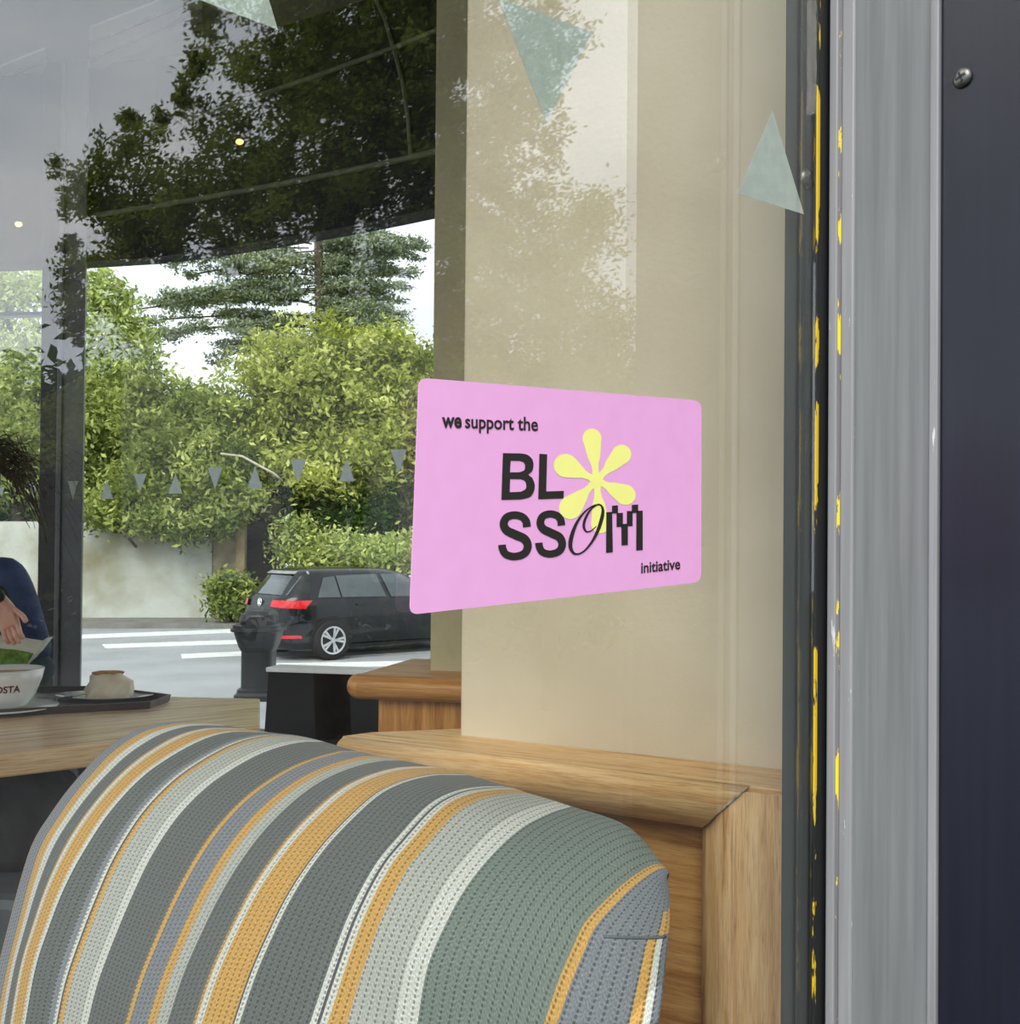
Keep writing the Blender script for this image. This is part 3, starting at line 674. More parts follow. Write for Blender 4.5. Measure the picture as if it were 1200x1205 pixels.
KS = [  # (key at the picture's bottom edge, outline of that stripe from the crest down)
 (-4, [(225, 850), (200, 852), (167, 862), (135, 883), (115, 903), (90, 932), (70, 960), (50, 992), (36, 1032), (21, 1089), (7, 1146), (-4, 1205)]),
 (13, [(267, 857), (240, 858), (207, 868), (167, 892), (133, 922), (100, 962), (75, 1002), (55, 1045), (40, 1088), (25, 1138), (13, 1205)]),
 (72, [(333, 866), (310, 868), (277, 878), (240, 898), (207, 922), (173, 958), (143, 1005), (123, 1048), (103, 1098), (83, 1155), (72, 1205)]),
 (148, [(400, 884), (367, 893), (333, 908), (293, 935), (260, 968), (233, 1005), (207, 1052), (183, 1105), (163, 1155), (148, 1205)]),
 (233, [(490, 903), (467, 905), (433, 915), (400, 933), (357, 972), (327, 1008), (300, 1048), (277, 1092), (253, 1145), (233, 1205)]),
 (396, [(613, 931), (587, 932), (557, 938), (527, 955), (493, 992), (467, 1025), (440, 1078), (420, 1132), (397, 1205)]),
 (492, [(673, 949), (647, 957), (613, 975), (580, 1005), (550, 1042), (527, 1082), (503, 1138), (491, 1205)]),
 (567, [(738, 972), (722, 974), (695, 986), (660, 1012), (630, 1044), (607, 1082), (584, 1135), (567, 1205)]),
 (643, [(780, 1018), (767, 1020), (743, 1035), (713, 1062), (690, 1088), (677, 1115), (660, 1155), (643, 1205)])]
NV = 44
def resample(P, n):
    P = [V(p) for p in P]; d_ = [0]
    for i in range(1, len(P)): d_.append(d_[-1] + (P[i] - P[i - 1]).length)
    t = np.linspace(0, d_[-1], n); return np.stack([np.interp(t, d_, [p[k] for p in P]) for k in range(len(P[0]))], 1)
K3, KP, keys = [], [], []
for key, px in KS:
    sm = crom([(x, y) for x, y in px], 6); q2 = resample([(p.x, p.y) for p in sm], NV)
    h = H_C if key < 500 else (.262 if key < 600 else .283)
    top = on_z(q2[0][0], q2[0][1], CAM_Z - h)
    pts = np.array([on_pl(x, y, top, cdv) for x, y in q2])
    K3.append(pts); KP.append(q2); keys.append(key)
# rounded right-hand end
e_px = resample([(p.x, p.y) for p in crom([(783, 1022), (786.5, 1045), (787, 1068), (785.5, 1092), (781, 1120), (776.5, 1160), (770, 1205)], 6)], NV)
e3 = np.array([on_y(x, y, K3[-1][i][1] + .012) for i, (x, y) in enumerate(e_px)])
K3.append(e3); KP.append(e_px); keys.append(760)
e4 = e3 + np.array([-.012, .07, -.0]); K3.append(e4); KP.append(e_px); keys.append(900)
# rounded left-hand end, turning away
def shifted(base_, along, back, down):
    o_ = base_.copy(); o_ += np.array(cdv) * (-along) - np.array(cf) * back; o_[:, 2] -= down; return o_
for al, bk, dn, key in ((.035, .004, .004, -18), (.06, .02, .02, -32), (.08, .05, .05, -46), (.085, .13, .12, -70)):
    K3.insert(0, shifted(K3[0] if key == -18 else base0, al, bk, dn)) if key == -18 else K3.insert(0, shifted(base0, al, bk, dn))
    if key == -18: base0 = K3[1]
    KP.insert(0, KP[0]); keys.insert(0, key)
K3 = np.array(K3); KP = np.array(KP); keys = np.array(keys, float)
# carry every profile over the crest and down the back, and down to the seat in front
bk = np.array(-cf); ext_top = [(bk * .20 + np.array((0, 0, -1.0))), (bk * .16 + np.array((0, 0, -.5))), (bk * .125 + np.array((0, 0, -.14))), (bk * .095 + np.array((0, 0, -.06))), (bk * .06 + np.array((0, 0, -.02))), (bk * .028 + np.array((0, 0, -.004)))]
full, fullp = [], []
for k in range(len(keys)):
    P = K3[k]; last = P[-1]; tg = (P[-1] - P[-4]); tg /= np.linalg.norm(tg)
    f_ = np.array(cf)
    bot = [last + tg * .06, last + tg * .12 + np.array((0, 0, -.02)), last + tg * .16 + np.array((0, 0, -.12)), last + tg * .16 + np.array((0, 0, -.35))]
    wgt = float(np.clip((keys[k] - 300) / 300, 0, 1)); aw = np.array((P[0][0] / P[0][1] - .28, 1.0, 0)); aw /= np.linalg.norm(aw)
    dirb = bk * (1 - wgt) + aw * wgt; dirb /= np.linalg.norm(dirb)
    tops = [P[0] + dirb * q_.dot(bk) * (1 - .6 * wgt) + np.array((0, 0, q_[2] - .012 * wgt * min(1, q_.dot(bk) / .03))) for q_ in ext_top]
    for q_ in tops: q_[2] = max(q_[2], FLOOR + .12)
    for q_ in bot:
        q_[2] = max(q_[2], FLOOR + .12); cl_ = float((V(q_) - GF).dot(-nc)); q_ += np.array(-nc) * max(0, .09 - cl_)
    full.append(np.array(tops + list(P) + bot)); fullp.append(np.concatenate([np.repeat(KP[k][:1], 6, 0), KP[k], np.repeat(KP[k][-1:], 4, 0)]))
full = np.array(full); fullp = np.array(fullp)
def hermite(x, xs, Y):
    i = int(np.clip(np.searchsorted(xs, x) - 1, 0, len(xs) - 2)); h = xs[i + 1] - xs[i]; t = (x - xs[i]) / h
    def sl(j):
        if j == 0: return (Y[1] - Y[0]) / (xs[1] - xs[0])
        if j == len(xs) - 1: return (Y[-1] - Y[-2]) / (xs[-1] - xs[-2])
        d0 = (Y[j] - Y[j - 1]) / (xs[j] - xs[j - 1]); d1 = (Y[j + 1] - Y[j]) / (xs[j + 1] - xs[j])
        w0 = xs[j + 1] - xs[j]; w1 = xs[j] - xs[j - 1]; return (d0 * w0 + d1 * w1) / (w0 + w1)
    a_, b_ = sl(i), sl(i + 1)
    return (2 * t**3 - 3 * t**2 + 1) * Y[i] + (t**3 - 2 * t**2 + t) * h * a_ + (-2 * t**3 + 3 * t**2) * Y[i + 1] + (t**3 - t**2) * h * b_
cD, cO, cW, cB, cL, cG, cN = srgb(112, 117, 116), srgb(218, 172, 98), srgb(222, 224, 217), srgb(138, 143, 150), srgb(190, 193, 186), srgb(128, 141, 134), srgb(92, 96, 104)
bands = [(-70, cD), (-19, cO), (-16.5, cB), (-4, cO), (1, cW), (5, cD), (11.5, cO), (12.5, cW), (15, cO), (25, cW), (29, cD), (55, cB), (62, cW), (66, cN), (68, cO), (73, cL), (95, cW), (103, cD), (147, cO), (152, cB), (173, cO), (183, cL), (197, cD),
         (227, cO), (230, cW), (237, cO), (272, cN), (274, cW), (280, cD), (363, cW), (371, cN), (375, cW), (384, cO), (407, cL), (465, cW), (492, cG), (640, cO), (654, cB), (722, cO), (738, cW), (750, cB), (900, cB)]
us, ucol = [], []
for (u0, c_), (u1, _) in zip(bands[:-1], bands[1:]):
    n = max(1, int(math.ceil((u1 - u0) / 14)))
    for k in range(n): us.append(u0 + (u1 - u0) * k / n); ucol.append(c_)
us.append(900)
G3 = np.array([hermite(u, keys, full) for u in us]); GPX = np.array([hermite(u, keys, fullp) for u in us])
nu, nv = G3.shape[:2]
# metric cloth coordinates
mid = nv // 2
du_ = np.concatenate([[0], np.cumsum(np.linalg.norm(np.diff(G3[:, mid], axis=0), axis=1))])
dv_ = np.concatenate([np.zeros((nu, 1)), np.cumsum(np.linalg.norm(np.diff(G3, axis=1), axis=2), axis=1)], 1)
vs_ = G3.reshape(-1, 3); fs_ = [(i * nv + j, i * nv + j + 1, (i + 1) * nv + j + 1, (i + 1) * nv + j) for i in range(nu - 1) for j in range(nv - 1)]
seat_root = empty('striped_seat', (float(G3[nu // 2, mid][0]), float(G3[nu // 2, mid][1]), FLOOR))
tag(seat_root, 'upholstered seat back striped grey, mustard and white in front of the oak panel', 'seat')
me = bpy.data.meshes.new('backrest'); me.from_pydata([tuple(map(float, v)) for v in vs_], [], fs_); me.update()
at = me.attributes.new('cloth', 'FLOAT_VECTOR', 'POINT')
at.data.foreach_set('vector', np.stack([np.repeat(du_, nv), dv_.reshape(-1), np.zeros(nu * nv)], 1).reshape(-1).astype(np.float32))
ca_ = me.color_attributes.new('stripe', 'FLOAT_COLOR', 'CORNER'); cc = []
for i in range(nu - 1):
    um = (us[i] + us[i + 1]) / 2
    for j in range(nv - 1):
        c_ = ucol[i]; py = GPX[i:i + 2, j:j + 2, 1].mean()
        if um > 654 and py < 1100: c_ = cO if (um > 742 and 1070 < py) else cB     # sewn end piece starts below the seam
        cc += list(c_) * 4
ca_.data.foreach_set('color', cc)
br = link('backrest', me, MT['cloth'], seat_root, True)
# seam welt at the sewn end piece, seat cushion and plinth
def at_uv(u, py):
    col_ = hermite(u, keys, full); pp = hermite(u, keys, fullp); sl_v = slice(6, -4); return V([float(np.interp(py, pp[sl_v, 1], col_[sl_v, k])) for k in range(3)])
wv = noisy('welt_cloth', srgb(120, 124, 130), srgb(104, 108, 114), 300, .9)
tube('seam_welt', [at_uv(u, 1101) + V((0, -.0006, 0)) for u in np.linspace(668, 756, 10)], .0013, wv, seat_root, 6)
q0 = V(G3[6, nv - 3]); q1 = V(G3[-3, nv - 3])
sc_ = [(q0 - cf * .1), (q1 - cf * .1), (q1 + cf * .12), (q0 + cf * .30)]
dk = noisy('dark_upholstery', srgb(92, 98, 98), srgb(80, 86, 86), 200, .9)
sc_ = [p - nc * max(0, .1 - (p - GF).dot(-nc)) for p in sc_]
zc = FLOOR + .45
prism_obj('seat_cushion', [(p.x, p.y) for p in sc_], zc - .14, zc, dk, seat_root, .03)
prism_obj('plinth', [(p.x, p.y) for p in sc_], FLOOR, zc - .14, MT['black'], seat_root, .005)
print('seat clearance', min((V(p) - GF).dot(-nc) for p in G3[4:-2, 6:-4].reshape(-1, 3)))

# ------------------------------------------------------------------ table with tray and breakfast
H_T = .55; Z_T = CAM_Z - H_T
ta = on_z(-140, 903, Z_T); tb = on_z(306, 855, Z_T); tc_ = on_z(306, 822, Z_T); td = on_z(-140, 812, Z_T)
tbl = empty('cafe_table', ((ta.x + tc_.x) / 2, (ta.y + tc_.y) / 2, FLOOR)); tag(tbl, 'long light wooden cafe table carrying the tray', 'table')
tdir = (tb - ta).normalized(); tn = V((tdir.y, -tdir.x, 0)); tn = tn if tn.y < 0 else -tn
o = prism_obj('table_top', [(p.x, p.y) for p in (ta, tb, tc_, td)], Z_T - .062, Z_T, MT['table'], tbl, .006); grain(o, tdir, tn)
for px, yy in ((76, 3.3), (262, 3.25), (-90, 3.4)):
    p = on_y(px, 700, yy); box('leg', (p.x, p.y, (FLOOR + Z_T - .062) / 2), (.055, .055, Z_T - .062 - FLOOR), MT['post'], tbl, bev=.004)
# tray
r0 = on_z(-120, 846, Z_T + .012); r1 = on_z(176, 830, Z_T + .012); r2 = on_z(198, 822, Z_T + .012); r3 = on_z(120, 812, Z_T + .012); r4 = on_z(-120, 812, Z_T + .012)
tray = empty('serving_tray', ((r0.x + r3.x) / 2, (r0.y + r3.y) / 2, Z_T)); tag(tray, 'dark brown serving tray on the table holding plate and cup', 'tray')
tp = [(p.x, p.y) for p in (r0, r1, r2, r3, r4)]
prism_obj('tray_base', tp, Z_T + .0005, Z_T + .006, MT['tray'], tray)
rim = [V((*p, Z_T + .014)) for p in tp] + [V((*tp[0], Z_T + .014))]
mk('tray_rim', *sweep(rim, [(-.004, -.010), (.004, -.010), (.010, .012), (.004, .012)], True), MT['tray'], tray)
ZT = Z_T + .0065
def round_thing(px, py, yd): return on_y(px, py, yd)
# cup and saucer
cp = on_z(4, 836, ZT); cy_ = cp.y; ppm = cy_ / 1200
cup = empty('coffee_cup', (cp.x, cp.y, ZT + .012)); tag(cup, 'large white coffee cup with dark red lettering on its saucer', 'cup')
R_ = 44 * ppm; hc = 45 * ppm
cprof = [(R_ * .50, 0), (R_ * .55, .004), (R_ * .60, .006), (R_ * .80, hc * .35), (R_ * .93, hc * .7), (R_ * 1.0, hc), (R_ * .96, hc), (R_ * .88, hc * .7), (R_ * .74, hc * .35), (R_ * .45, .012)]
mk('cup_body', *lathe(cprof, 48, (cp.x, cp.y, ZT + .012)), MT['china'], cup, True)
MT['coffee'] = noisy('milky_coffee', srgb(190, 140, 90), srgb(214, 180, 140), 30, .5)
mk('coffee', *lathe([(R_ * .02, hc * .86), (R_ * .92, hc * .86), (R_ * .92, hc * .84), (R_ * .02, hc * .84)], 40, (cp.x, cp.y, ZT + .012)), MT['coffee'], cup)
MT['cupred'] = noisy('dark_red_print', srgb(96, 14, 30), srgb(84, 10, 26), 40, .4)
me, x0, x1 = text_mesh('COSTA', .03)
sz = .25 * hc; wtx = (x1 - x0) * sz * .92
for v in me.vertices:
    z_ = hc * .46 + v.co.y * sz; rr = float(np.interp(z_, [p[1] for p in cprof[2:6]], [p[0] for p in cprof[2:6]])) + .0012
    ang = -math.pi / 2 + ((v.co.x - x0) * sz * .92 - wtx * .60) / rr + math.atan2(cp.x, cp.y) * -1 * 0.6 + .29
    v.co = (cp.x + rr * math.cos(ang), cp.y + rr * math.sin(ang), ZT + .012 + z_)
me.name = 'cup_lettering'; link('cup_lettering', me, MT['cupred'], cup)
mk('cup_handle', *sweep([V((cp.x - R_ * (.86 + .42 * math.sin(t)), cp.y - .0, ZT + .012 + hc * (.52 + .32 * math.cos(t)))) for t in np.linspace(.1, math.pi - .1, 10)], circ(.009, 8), True, (0, 1, 0)), MT['china'], cup, True)
sa = mk('saucer', *lathe([(R_ * .5, 0), (R_ * .7, .002), (R_ * 1.35, .012), (R_ * 1.36, .014), (R_ * .7, .007), (.001, .006)], 40, (cp.x, cp.y, ZT)), MT['china'], None, True)
tag(sa, 'white saucer under the coffee cup', 'saucer')
# plate with wrapped sandwich
pp_ = on_z(124, 822, ZT); ppm2 = pp_.y / 1200; Rp = 57 * ppm2
pla = mk('plate', *lathe([(Rp * .55, 0), (Rp * .62, .003), (Rp * .98, .014), (Rp, .016), (Rp * .66, .008), (.001, .007)], 40, (pp_.x, pp_.y, ZT), 1, .62), MT['china'], None, True)
tag(pla, 'white plate on the tray under the wrapped sandwich', 'plate')
sw = on_y(128, 822, pp_.y - .01); sw.z = ZT + .008
MT['paper'] = noisy('wrap_paper', srgb(226, 212, 186), srgb(206, 190, 160), 25, .7, bump=.5, bscale=60)
MT['toast'] = noisy('toasted_edge', srgb(196, 140, 74), srgb(150, 96, 46), 40, .8)
w_ = 26 * ppm2; h_ = 30 * ppm2
def lump(name, stations, mat, par, n=18, seed=1, jit=.08):
    """stacked superellipse sections (z, half width, half depth, dx)"""
    r_ = random.Random(seed); vs_, fs_ = [], []
    for z, a_, b_, dx in stations:
        for k in range(n):
            t = 2 * math.pi * k / n; c_, s_ = math.cos(t), math.sin(t); j = 1 + jit * r_.uniform(-1, 1)
            vs_.append(sw + V((dx + a_ * j * math.copysign(abs(c_) ** .6, c_), b_ * j * math.copysign(abs(s_) ** .6, s_), z)))
    for i in range(len(stations) - 1):
        for k in range(n): fs_.append((i * n + k, i * n + (k + 1) % n, (i + 1) * n + (k + 1) % n, (i + 1) * n + k))
    fs_ += [tuple(range(n))[::-1], tuple(range((len(stations) - 1) * n, len(stations) * n))]
    return mk(name, vs_, fs_, mat, par, True)
sd = empty('wrapped_sandwich', sw); tag(sd, 'half eaten toasted sandwich in pale paper on the white plate', 'sandwich')
lump('paper_wrap', [(0, w_ * 1.02, w_ * .6, 0), (h_ * .3, w_ * 1.02, w_ * .6, 0), (h_ * .6, w_ * .92, w_ * .55, .0), (h_ * .82, w_ * .66, w_ * .45, -.004), (h_ * .92, w_ * .6, w_ * .4, -.006)], MT['paper'], sd, 15, 3, .15)
lump('toasted_top', [(h_ * .8, w_ * .5, w_ * .32, -.006), (h_ * .95, w_ * .58, w_ * .38, -.006), (h_ * 1.0, w_ * .5, w_ * .3, -.008)], MT['toast'], sd, 18, 5, .3)
# knife on the plate edge
kn = on_z(66, 823, ZT + .02); k2_ = on_z(100, 817, ZT + .018)
kf = empty('knife', kn); tag(kf, 'steel knife resting across the plate edge', 'knife')
mk('blade', *sweep([kn.lerp(k2_, .5), k2_], [(-.009, 0), (.009, 0), (.009, .002), (-.009, .003)], True), MT['steel'], kf)
mk('handle', *sweep([kn, kn.lerp(k2_, .5)], [(-.006, -.003), (.006, -.003), (.007, .004), (-.007, .004)], True), MT['steel'], kf)
# paper pouch of salad behind the cup
MT['leafgreen'] = noisy('salad_green', srgb(120, 150, 40), srgb(60, 96, 22), 60, .6, bump=.8, bscale=60, bdist=.01)
MT['napkin'] = noisy('white_paper', srgb(226, 222, 208), srgb(206, 202, 186), 12, .8, bump=.3, bscale=20, bdist=.004)
by = cp.y + R_ + .05
bag = empty('salad_pouch', on_y(10, 812, by)); tag(bag, 'white paper pouch with green salad showing behind the coffee cup', 'food pouch')
bf = lambda x, y, dy=0: on_y(x, y, by + dy)
slab('paper_pouch', [bf(-60, 826), (bf(30, 812)), bf(27, 788), bf(56, 750), bf(46, 756), bf(20, 750), bf(-60, 742)], (0, 1, 0), .05, MT['napkin'], bag, .004)
slab('salad', [bf(-60, 790, -.006), bf(26, 789, -.006), bf(39, 769, -.006), bf(20, 765, -.006), bf(-60, 758, -.006)], (0, 1, 0), .01, MT['leafgreen'], bag, .003)

# ------------------------------------------------------------------ person at the table (mostly beyond the left edge)
def skin_mesh(nodes, edges, root, mat, name, parent, sub=2):
    me = bpy.data.meshes.new(name); me.from_pydata([tuple(n_[0]) for n_ in nodes], edges, []); me.update()
    o_ = link(name, me, mat, parent)
    sk = o_.modifiers.new('skin', 'SKIN'); sk.use_smooth_shade = True
    lay = me.skin_vertices[0] if len(me.skin_vertices) else None
    if lay is None:
        bm = bmesh.new(); bm.from_mesh(me); bm.verts.layers.skin.verify(); bm.to_mesh(me); bm.free(); lay = me.skin_vertices[0]
    for i, n_ in enumerate(nodes):
        r_ = n_[1]; lay.data[i].radius = (r_, r_) if not isinstance(r_, tuple) else r_; lay.data[i].use_root = (i == root)
    ss = o_.modifiers.new('sub', 'SUBSURF'); ss.levels = sub; ss.render_levels = sub
    return o_
MT['skin'] = noisy('skin', srgb(222, 172, 150), srgb(208, 152, 130), 14, .5)
MT['denim'] = noisy('denim', srgb(54, 66, 104), srgb(38, 46, 78), 9, .8, bump=.4, bscale=90)
MT['teal'] = noisy('teal_knit', srgb(34, 62, 62), srgb(24, 46, 48), 9, .9)
MT['trouser'] = noisy('black_trousers', srgb(36, 32, 34), srgb(22, 19, 21), 5, .8, bump=.5, bscale=14, bdist=.02)
MT['hair'] = noisy('brown_hair', srgb(92, 66, 54), srgb(52, 36, 30), 30, .45, stretch=(6, 6, 1))
YP = 3.62
def pp(x, y, d_=0): return on_y(x, y, YP + d_)
neck = pp(-46, 618, .05); head = pp(-44, 545, .0); chest = pp(-48, 720, .06); pelv = pp(-48, 897, .12)
shl = pp(8, 668, .04); elb = pp(46, 782, -.06); wr2 = pp(16, 804, -.03)
shr = pp(-104, 668, .04); elr = pp(-120, 770, -.2); wrr = pp(-2, 702, -.36); hnd = pp(14, 742, -.38)
per = empty('person', (pelv.x, pelv.y, FLOOR)); tag(per, 'person in a dark blue denim jacket seated behind the table at the left edge', 'person')
nodes = [(pelv, .12), (chest, .13), (neck, .052), (head + V((0, 0, -.06)), .07), (head + V((0, 0, .03)), .088), (head + V((0, 0, .085)), .06),
         (shl, .055), (elb, .042), (wr2, .028), (shr, .055), (elr, .042), (wrr, .027), (hnd.lerp(wrr, .35), .034),
         (pelv + V((.09, -.05, -.02)), .085), (pelv + V((.12, -.48, .03)), .06), (pelv + V((.12, -.46, -.40)), .045), (pelv + V((.13, -.56, -.45)), .035),
         (pelv + V((-.09, -.05, -.02)), .085), (pelv + V((-.12, -.48, .03)), .06), (pelv + V((-.12, -.46, -.40)), .045), (pelv + V((-.13, -.56, -.45)), .035)]
edges = [(0, 1), (1, 2), (2, 3), (3, 4), (4, 5), (1, 6), (6, 7), (7, 8), (1, 9), (9, 10), (10, 11), (11, 12), (0, 13), (13, 14), (14, 15), (15, 16), (0, 17), (17, 18), (18, 19), (19, 20)]
# fingers of the raised hand, curled downwards
hdv = (hnd - wrr).normalized(); sdv = V((hdv.z, 0, -hdv.x)).normalized()
k = 12
for i, (off, ln) in enumerate(((-.024, .062), (-.008, .072), (.008, .068), (.024, .055))):
    b0 = hnd.lerp(wrr, .1) + sdv * off; n0_ = len(nodes)
    nodes += [(b0, .010), (b0 + hdv * ln * .5 + V((0, -.008, 0)), .0085), (b0 + hdv * ln * .9 + V((-.006, .014, 0)), .0075)]
    edges += [(k, n0_), (n0_, n0_ + 1), (n0_ + 1, n0_ + 2)]
n0_ = len(nodes); tb0 = hnd.lerp(wrr, .5) - sdv * .03
nodes += [(tb0, .011), (tb0 + hdv * .035 - sdv * .02, .0095), (tb0 + hdv * .06 - sdv * .022, .008)]; edges += [(k, n0_), (n0_, n0_ + 1), (n0_ + 1, n0_ + 2)]
skin_mesh(nodes, edges, 0, MT['skin'], 'body', per)
# face: nose, eyes, mouth, ear (turned to the table)
nz_ = head + V((.01, -.098, -.005))
mk('nose', *lathe([(.004, .03), (.010, .012), (.015, -.004), (.008, -.012)], 10, nz_), MT['skin'], per, True)
for s_ in (-1, 1): mk('eye', *lathe([(.002, .008), (.011, .004), (.012, 0), (.006, -.006)], 10, head + V((s_ * .033, -.082, .018))), MT['black'], per, True)
box('mouth', head + V((.005, -.085, -.055)), (.045, .01, .008), noisy('lips', srgb(190, 110, 104), srgb(176, 98, 94), 20, .4), per, bev=.003)
mk('ear', *lathe([(.006, .03), (.014, .012), (.012, -.014), (.004, -.028)], 10, head + V((.09, .01, 0)), .5, 1), MT['skin'], per, True)
j = [(pelv + V((0, 0, -.06)), .15), (chest, .165), (neck + V((0, .01, -.05)), .075), (shl, .076), (shl.lerp(elb, .5), .068), (elb, .06), (shr, .076), (elr, .06), (elr.lerp(wrr, .45), .05)]
skin_mesh(j, [(0, 1), (1, 2), (1, 3), (3, 4), (4, 5), (1, 6), (6, 7), (7, 8)], 0, MT['denim'], 'denim_jacket', per)
skin_mesh([(elb.lerp(shl, .12), .058), (elb + V((.012, 0, -.03)), .062), (elb.lerp(wr2, .6) + V((.02, 0, .0)), .05), (wr2, .04)], [(0, 1), (1, 2), (2, 3)], 0, MT['teal'], 'knitted_sleeve', per)
skin_mesh([(pelv, .15), (pelv + V((.09, -.05, -.0)), .125), (pelv + V((.13, -.48, .02)), .098), (pelv + V((.12, -.46, -.40)), .065), (pelv + V((-.09, -.05, 0)), .125), (pelv + V((-.13, -.48, .02)), .098), (pelv + V((-.12, -.46, -.40)), .065)],
          [(0, 1), (1, 2), (2, 3), (0, 4), (4, 5), (5, 6)], 0, MT['trouser'], 'trousers', per)
# watch
wz = (wrr - elr).normalized(); wrot = wz.to_track_quat('Z', 'Y').to_matrix()
vv_, ff_ = lathe([(.033, -.013), (.036, -.011), (.036, .011), (.033, .013)], 20)
wat = mk('watch_strap', [wrr + wrot @ V(v) for v in vv_], ff_, MT['black'], per, True)
wd_ = V((.35, -.9, .1)).normalized(); wr_ = wd_.to_track_quat('Z', 'Y').to_matrix()
vv_, ff_ = lathe([(.022, 0), (.023, .004), (.02, .009), (.001, .01)], 20)
mk('watch_face', [wrr + wd_ * .031 + wr_ @ V(v) for v in vv_], ff_, MT['rubber'], wat, True)
# hair: a cap plus loose strands blown towards the mullion
vv_, ff_ = [], []
hv, hf = lathe([(.02, .135), (.07, .12), (.105, .07), (.115, 0), (.112, -.07), (.10, -.15), (.085, -.2), (.07, -.15), (.09, -.06)], 26, head + V((-.005, .03, 0)))
strands = [(hv, hf)]
for i in range(150):
    a0 = rng.uniform(-.5, 1.0); st0 = head + V((.085 * math.cos(a0), .03 + rng.uniform(-.05, .06), .09 * math.sin(a0) + .02))
    ln = rng.uniform(.10, .24) * (1 if i > 24 else 1.7); up_ = rng.uniform(-.5, .55)
    pts = [st0 + V((ln * t * .85, rng.uniform(-.01, .01), ln * (up_ * t - .9 * t * t * rng.uniform(.2, 1)))) for t in (0, .25, .5, .75, 1)]
    strands.append(sweep(pts, circ(rng.uniform(.0009, .0022) if i > 24 else .0007, 4), True))
mk('hair', *join_vf(*strands), MT['hair'], per, True)
# stool they sit on
stl = empty('bar_stool', (pelv.x, pelv.y + .05, FLOOR)); tag(stl, 'dark stool under the seated person', 'stool')
zs = pelv.z - .17
mk('seat', *lathe([(.17, -.03), (.18, -.02), (.18, .0), (.16, .01)], 24, (pelv.x, pelv.y + .05, zs)), MT['black'], stl, True)
for s_ in ((-1, -1), (1, -1), (1, 1), (-1, 1)):
    tube('leg', [V((pelv.x + s_[0] * .12, pelv.y + .05 + s_[1] * .12, zs - .03)), V((pelv.x + s_[0] * .17, pelv.y + .05 + s_[1] * .17, FLOOR))], .012, MT['black'], stl)
# grey lounge chair low in the left corner
MT['grey_leather'] = noisy('grey_leather', srgb(86, 90, 94), srgb(72, 76, 80), 10, .45, bump=.2, bscale=120)
ch = empty('lounge_chair', on_y(-30, 1100, 2.0) * 1); ch.location.z = FLOOR; ch.matrix_world = Matrix.Translation(ch.location)
tag(ch, 'grey leather lounge chair at the lower left edge beneath the table', 'chair')
zc2 = on_y(20, 1036, 2.75).z
u = on_y(-212, 1036, 2.7); v = on_y(44, 1036, 2.6)
prism_obj('seat', [(u.x, u.y), (v.x, v.y), (v.x - .02, v.y + .55), (u.x, u.y + .55)], zc2 - .22, zc2, MT['grey_leather'], ch, .03)
prism_obj('backrest', [(u.x, u.y), (u.x + .14, u.y), (u.x + .14, u.y + .55), (u.x, u.y + .55)], zc2, zc2 + .26, MT['grey_leather'], ch, .03)
for x_, y_ in ((u.x + .05, u.y + .05), (v.x - .05, v.y + .05), (u.x + .05, u.y + .48), (v.x - .06, v.y + .48)):
    tube('leg', [V((x_, y_, FLOOR)), V((x_, y_, zc2 - .215))], .016, MT['black'], ch)
# black coat heaped on that seat, folds pulled out of the surface
cx_, cy2 = on_y(14, 960, 2.95).x, 2.95
vs_, fs_ = [], []
nu2, nv2 = 60, 22
hgt_ = on_y(20, 892, 2.95).z - zc2
for j2 in range(nv2 + 1):
    ph = j2 / nv2 * math.pi / 2
    for i2 in range(nu2):
        t_ = 2 * math.pi * i2 / nu2
        fold = 1 + .07 * math.sin(5 * t_ + 6 * ph) + .05 * math.sin(9 * t_ - 4 * ph + 1) + .03 * math.sin(15 * t_ + 9 * ph)
        r_ = math.cos(ph) ** .6
        vs_.append((cx_ - .01 + .215 * r_ * fold * math.cos(t_), cy2 + .14 * r_ * fold * math.sin(t_), zc2 + .002 + hgt_ * math.sin(ph) ** .8 * (1 + .08 * math.sin(4 * t_ + 2) * math.cos(ph))))
fs_ = [(j2 * nu2 + i2, j2 * nu2 + (i2 + 1) % nu2, (j2 + 1) * nu2 + (i2 + 1) % nu2, (j2 + 1) * nu2 + i2) for j2 in range(nv2) for i2 in range(nu2)] + [tuple(range(nu2))[::-1]]
ct = mk('black_coat', vs_, fs_, noisy('black_coat_cloth', srgb(34, 31, 33), srgb(18, 16, 17), 9, .75, bump=.6, bscale=16, bdist=.02), None, True)
tag(ct, 'black coat heaped on the grey seat under the table edge', 'coat')

# ------------------------------------------------------------------ the street
Z_R = -.2
gd = prism_obj('road', [(-60, 5.6), (60, 5.6), (60, 90), (-60, 90)], Z_R - .1, Z_R, MT['road']); tag(gd, 'pale grey asphalt road beyond the street window', 'road', kind=ST)
pvm = prism_obj('pavement', [(-40, -30), (40, -30), (40, 5.6), (-40, 5.6)], -.3, .0, MT['pave']); tag(pvm, 'stone pavement around the cafe', 'pavement', kind=ST)
def strip(px, name, mat, label, cat='road marking'):
    pts = [on_z(x, y, Z_R) for x, y in px]
    o_ = slab(name, [V((p.x, p.y, Z_R)) for p in pts], (0, 0, 1), .006, mat); tag(o_, label, cat, 'white lines on the road'); return o_
strip([(-40, 752), (290, 740), (290, 744), (-40, 757)], 'road_line', MT['line'], 'long white road line nearest the garden wall')
strip([(120, 758.5), (290, 753), (290, 757.5), (124, 763)], 'road_line', MT['line'], 'middle white road line left of the litter bin')
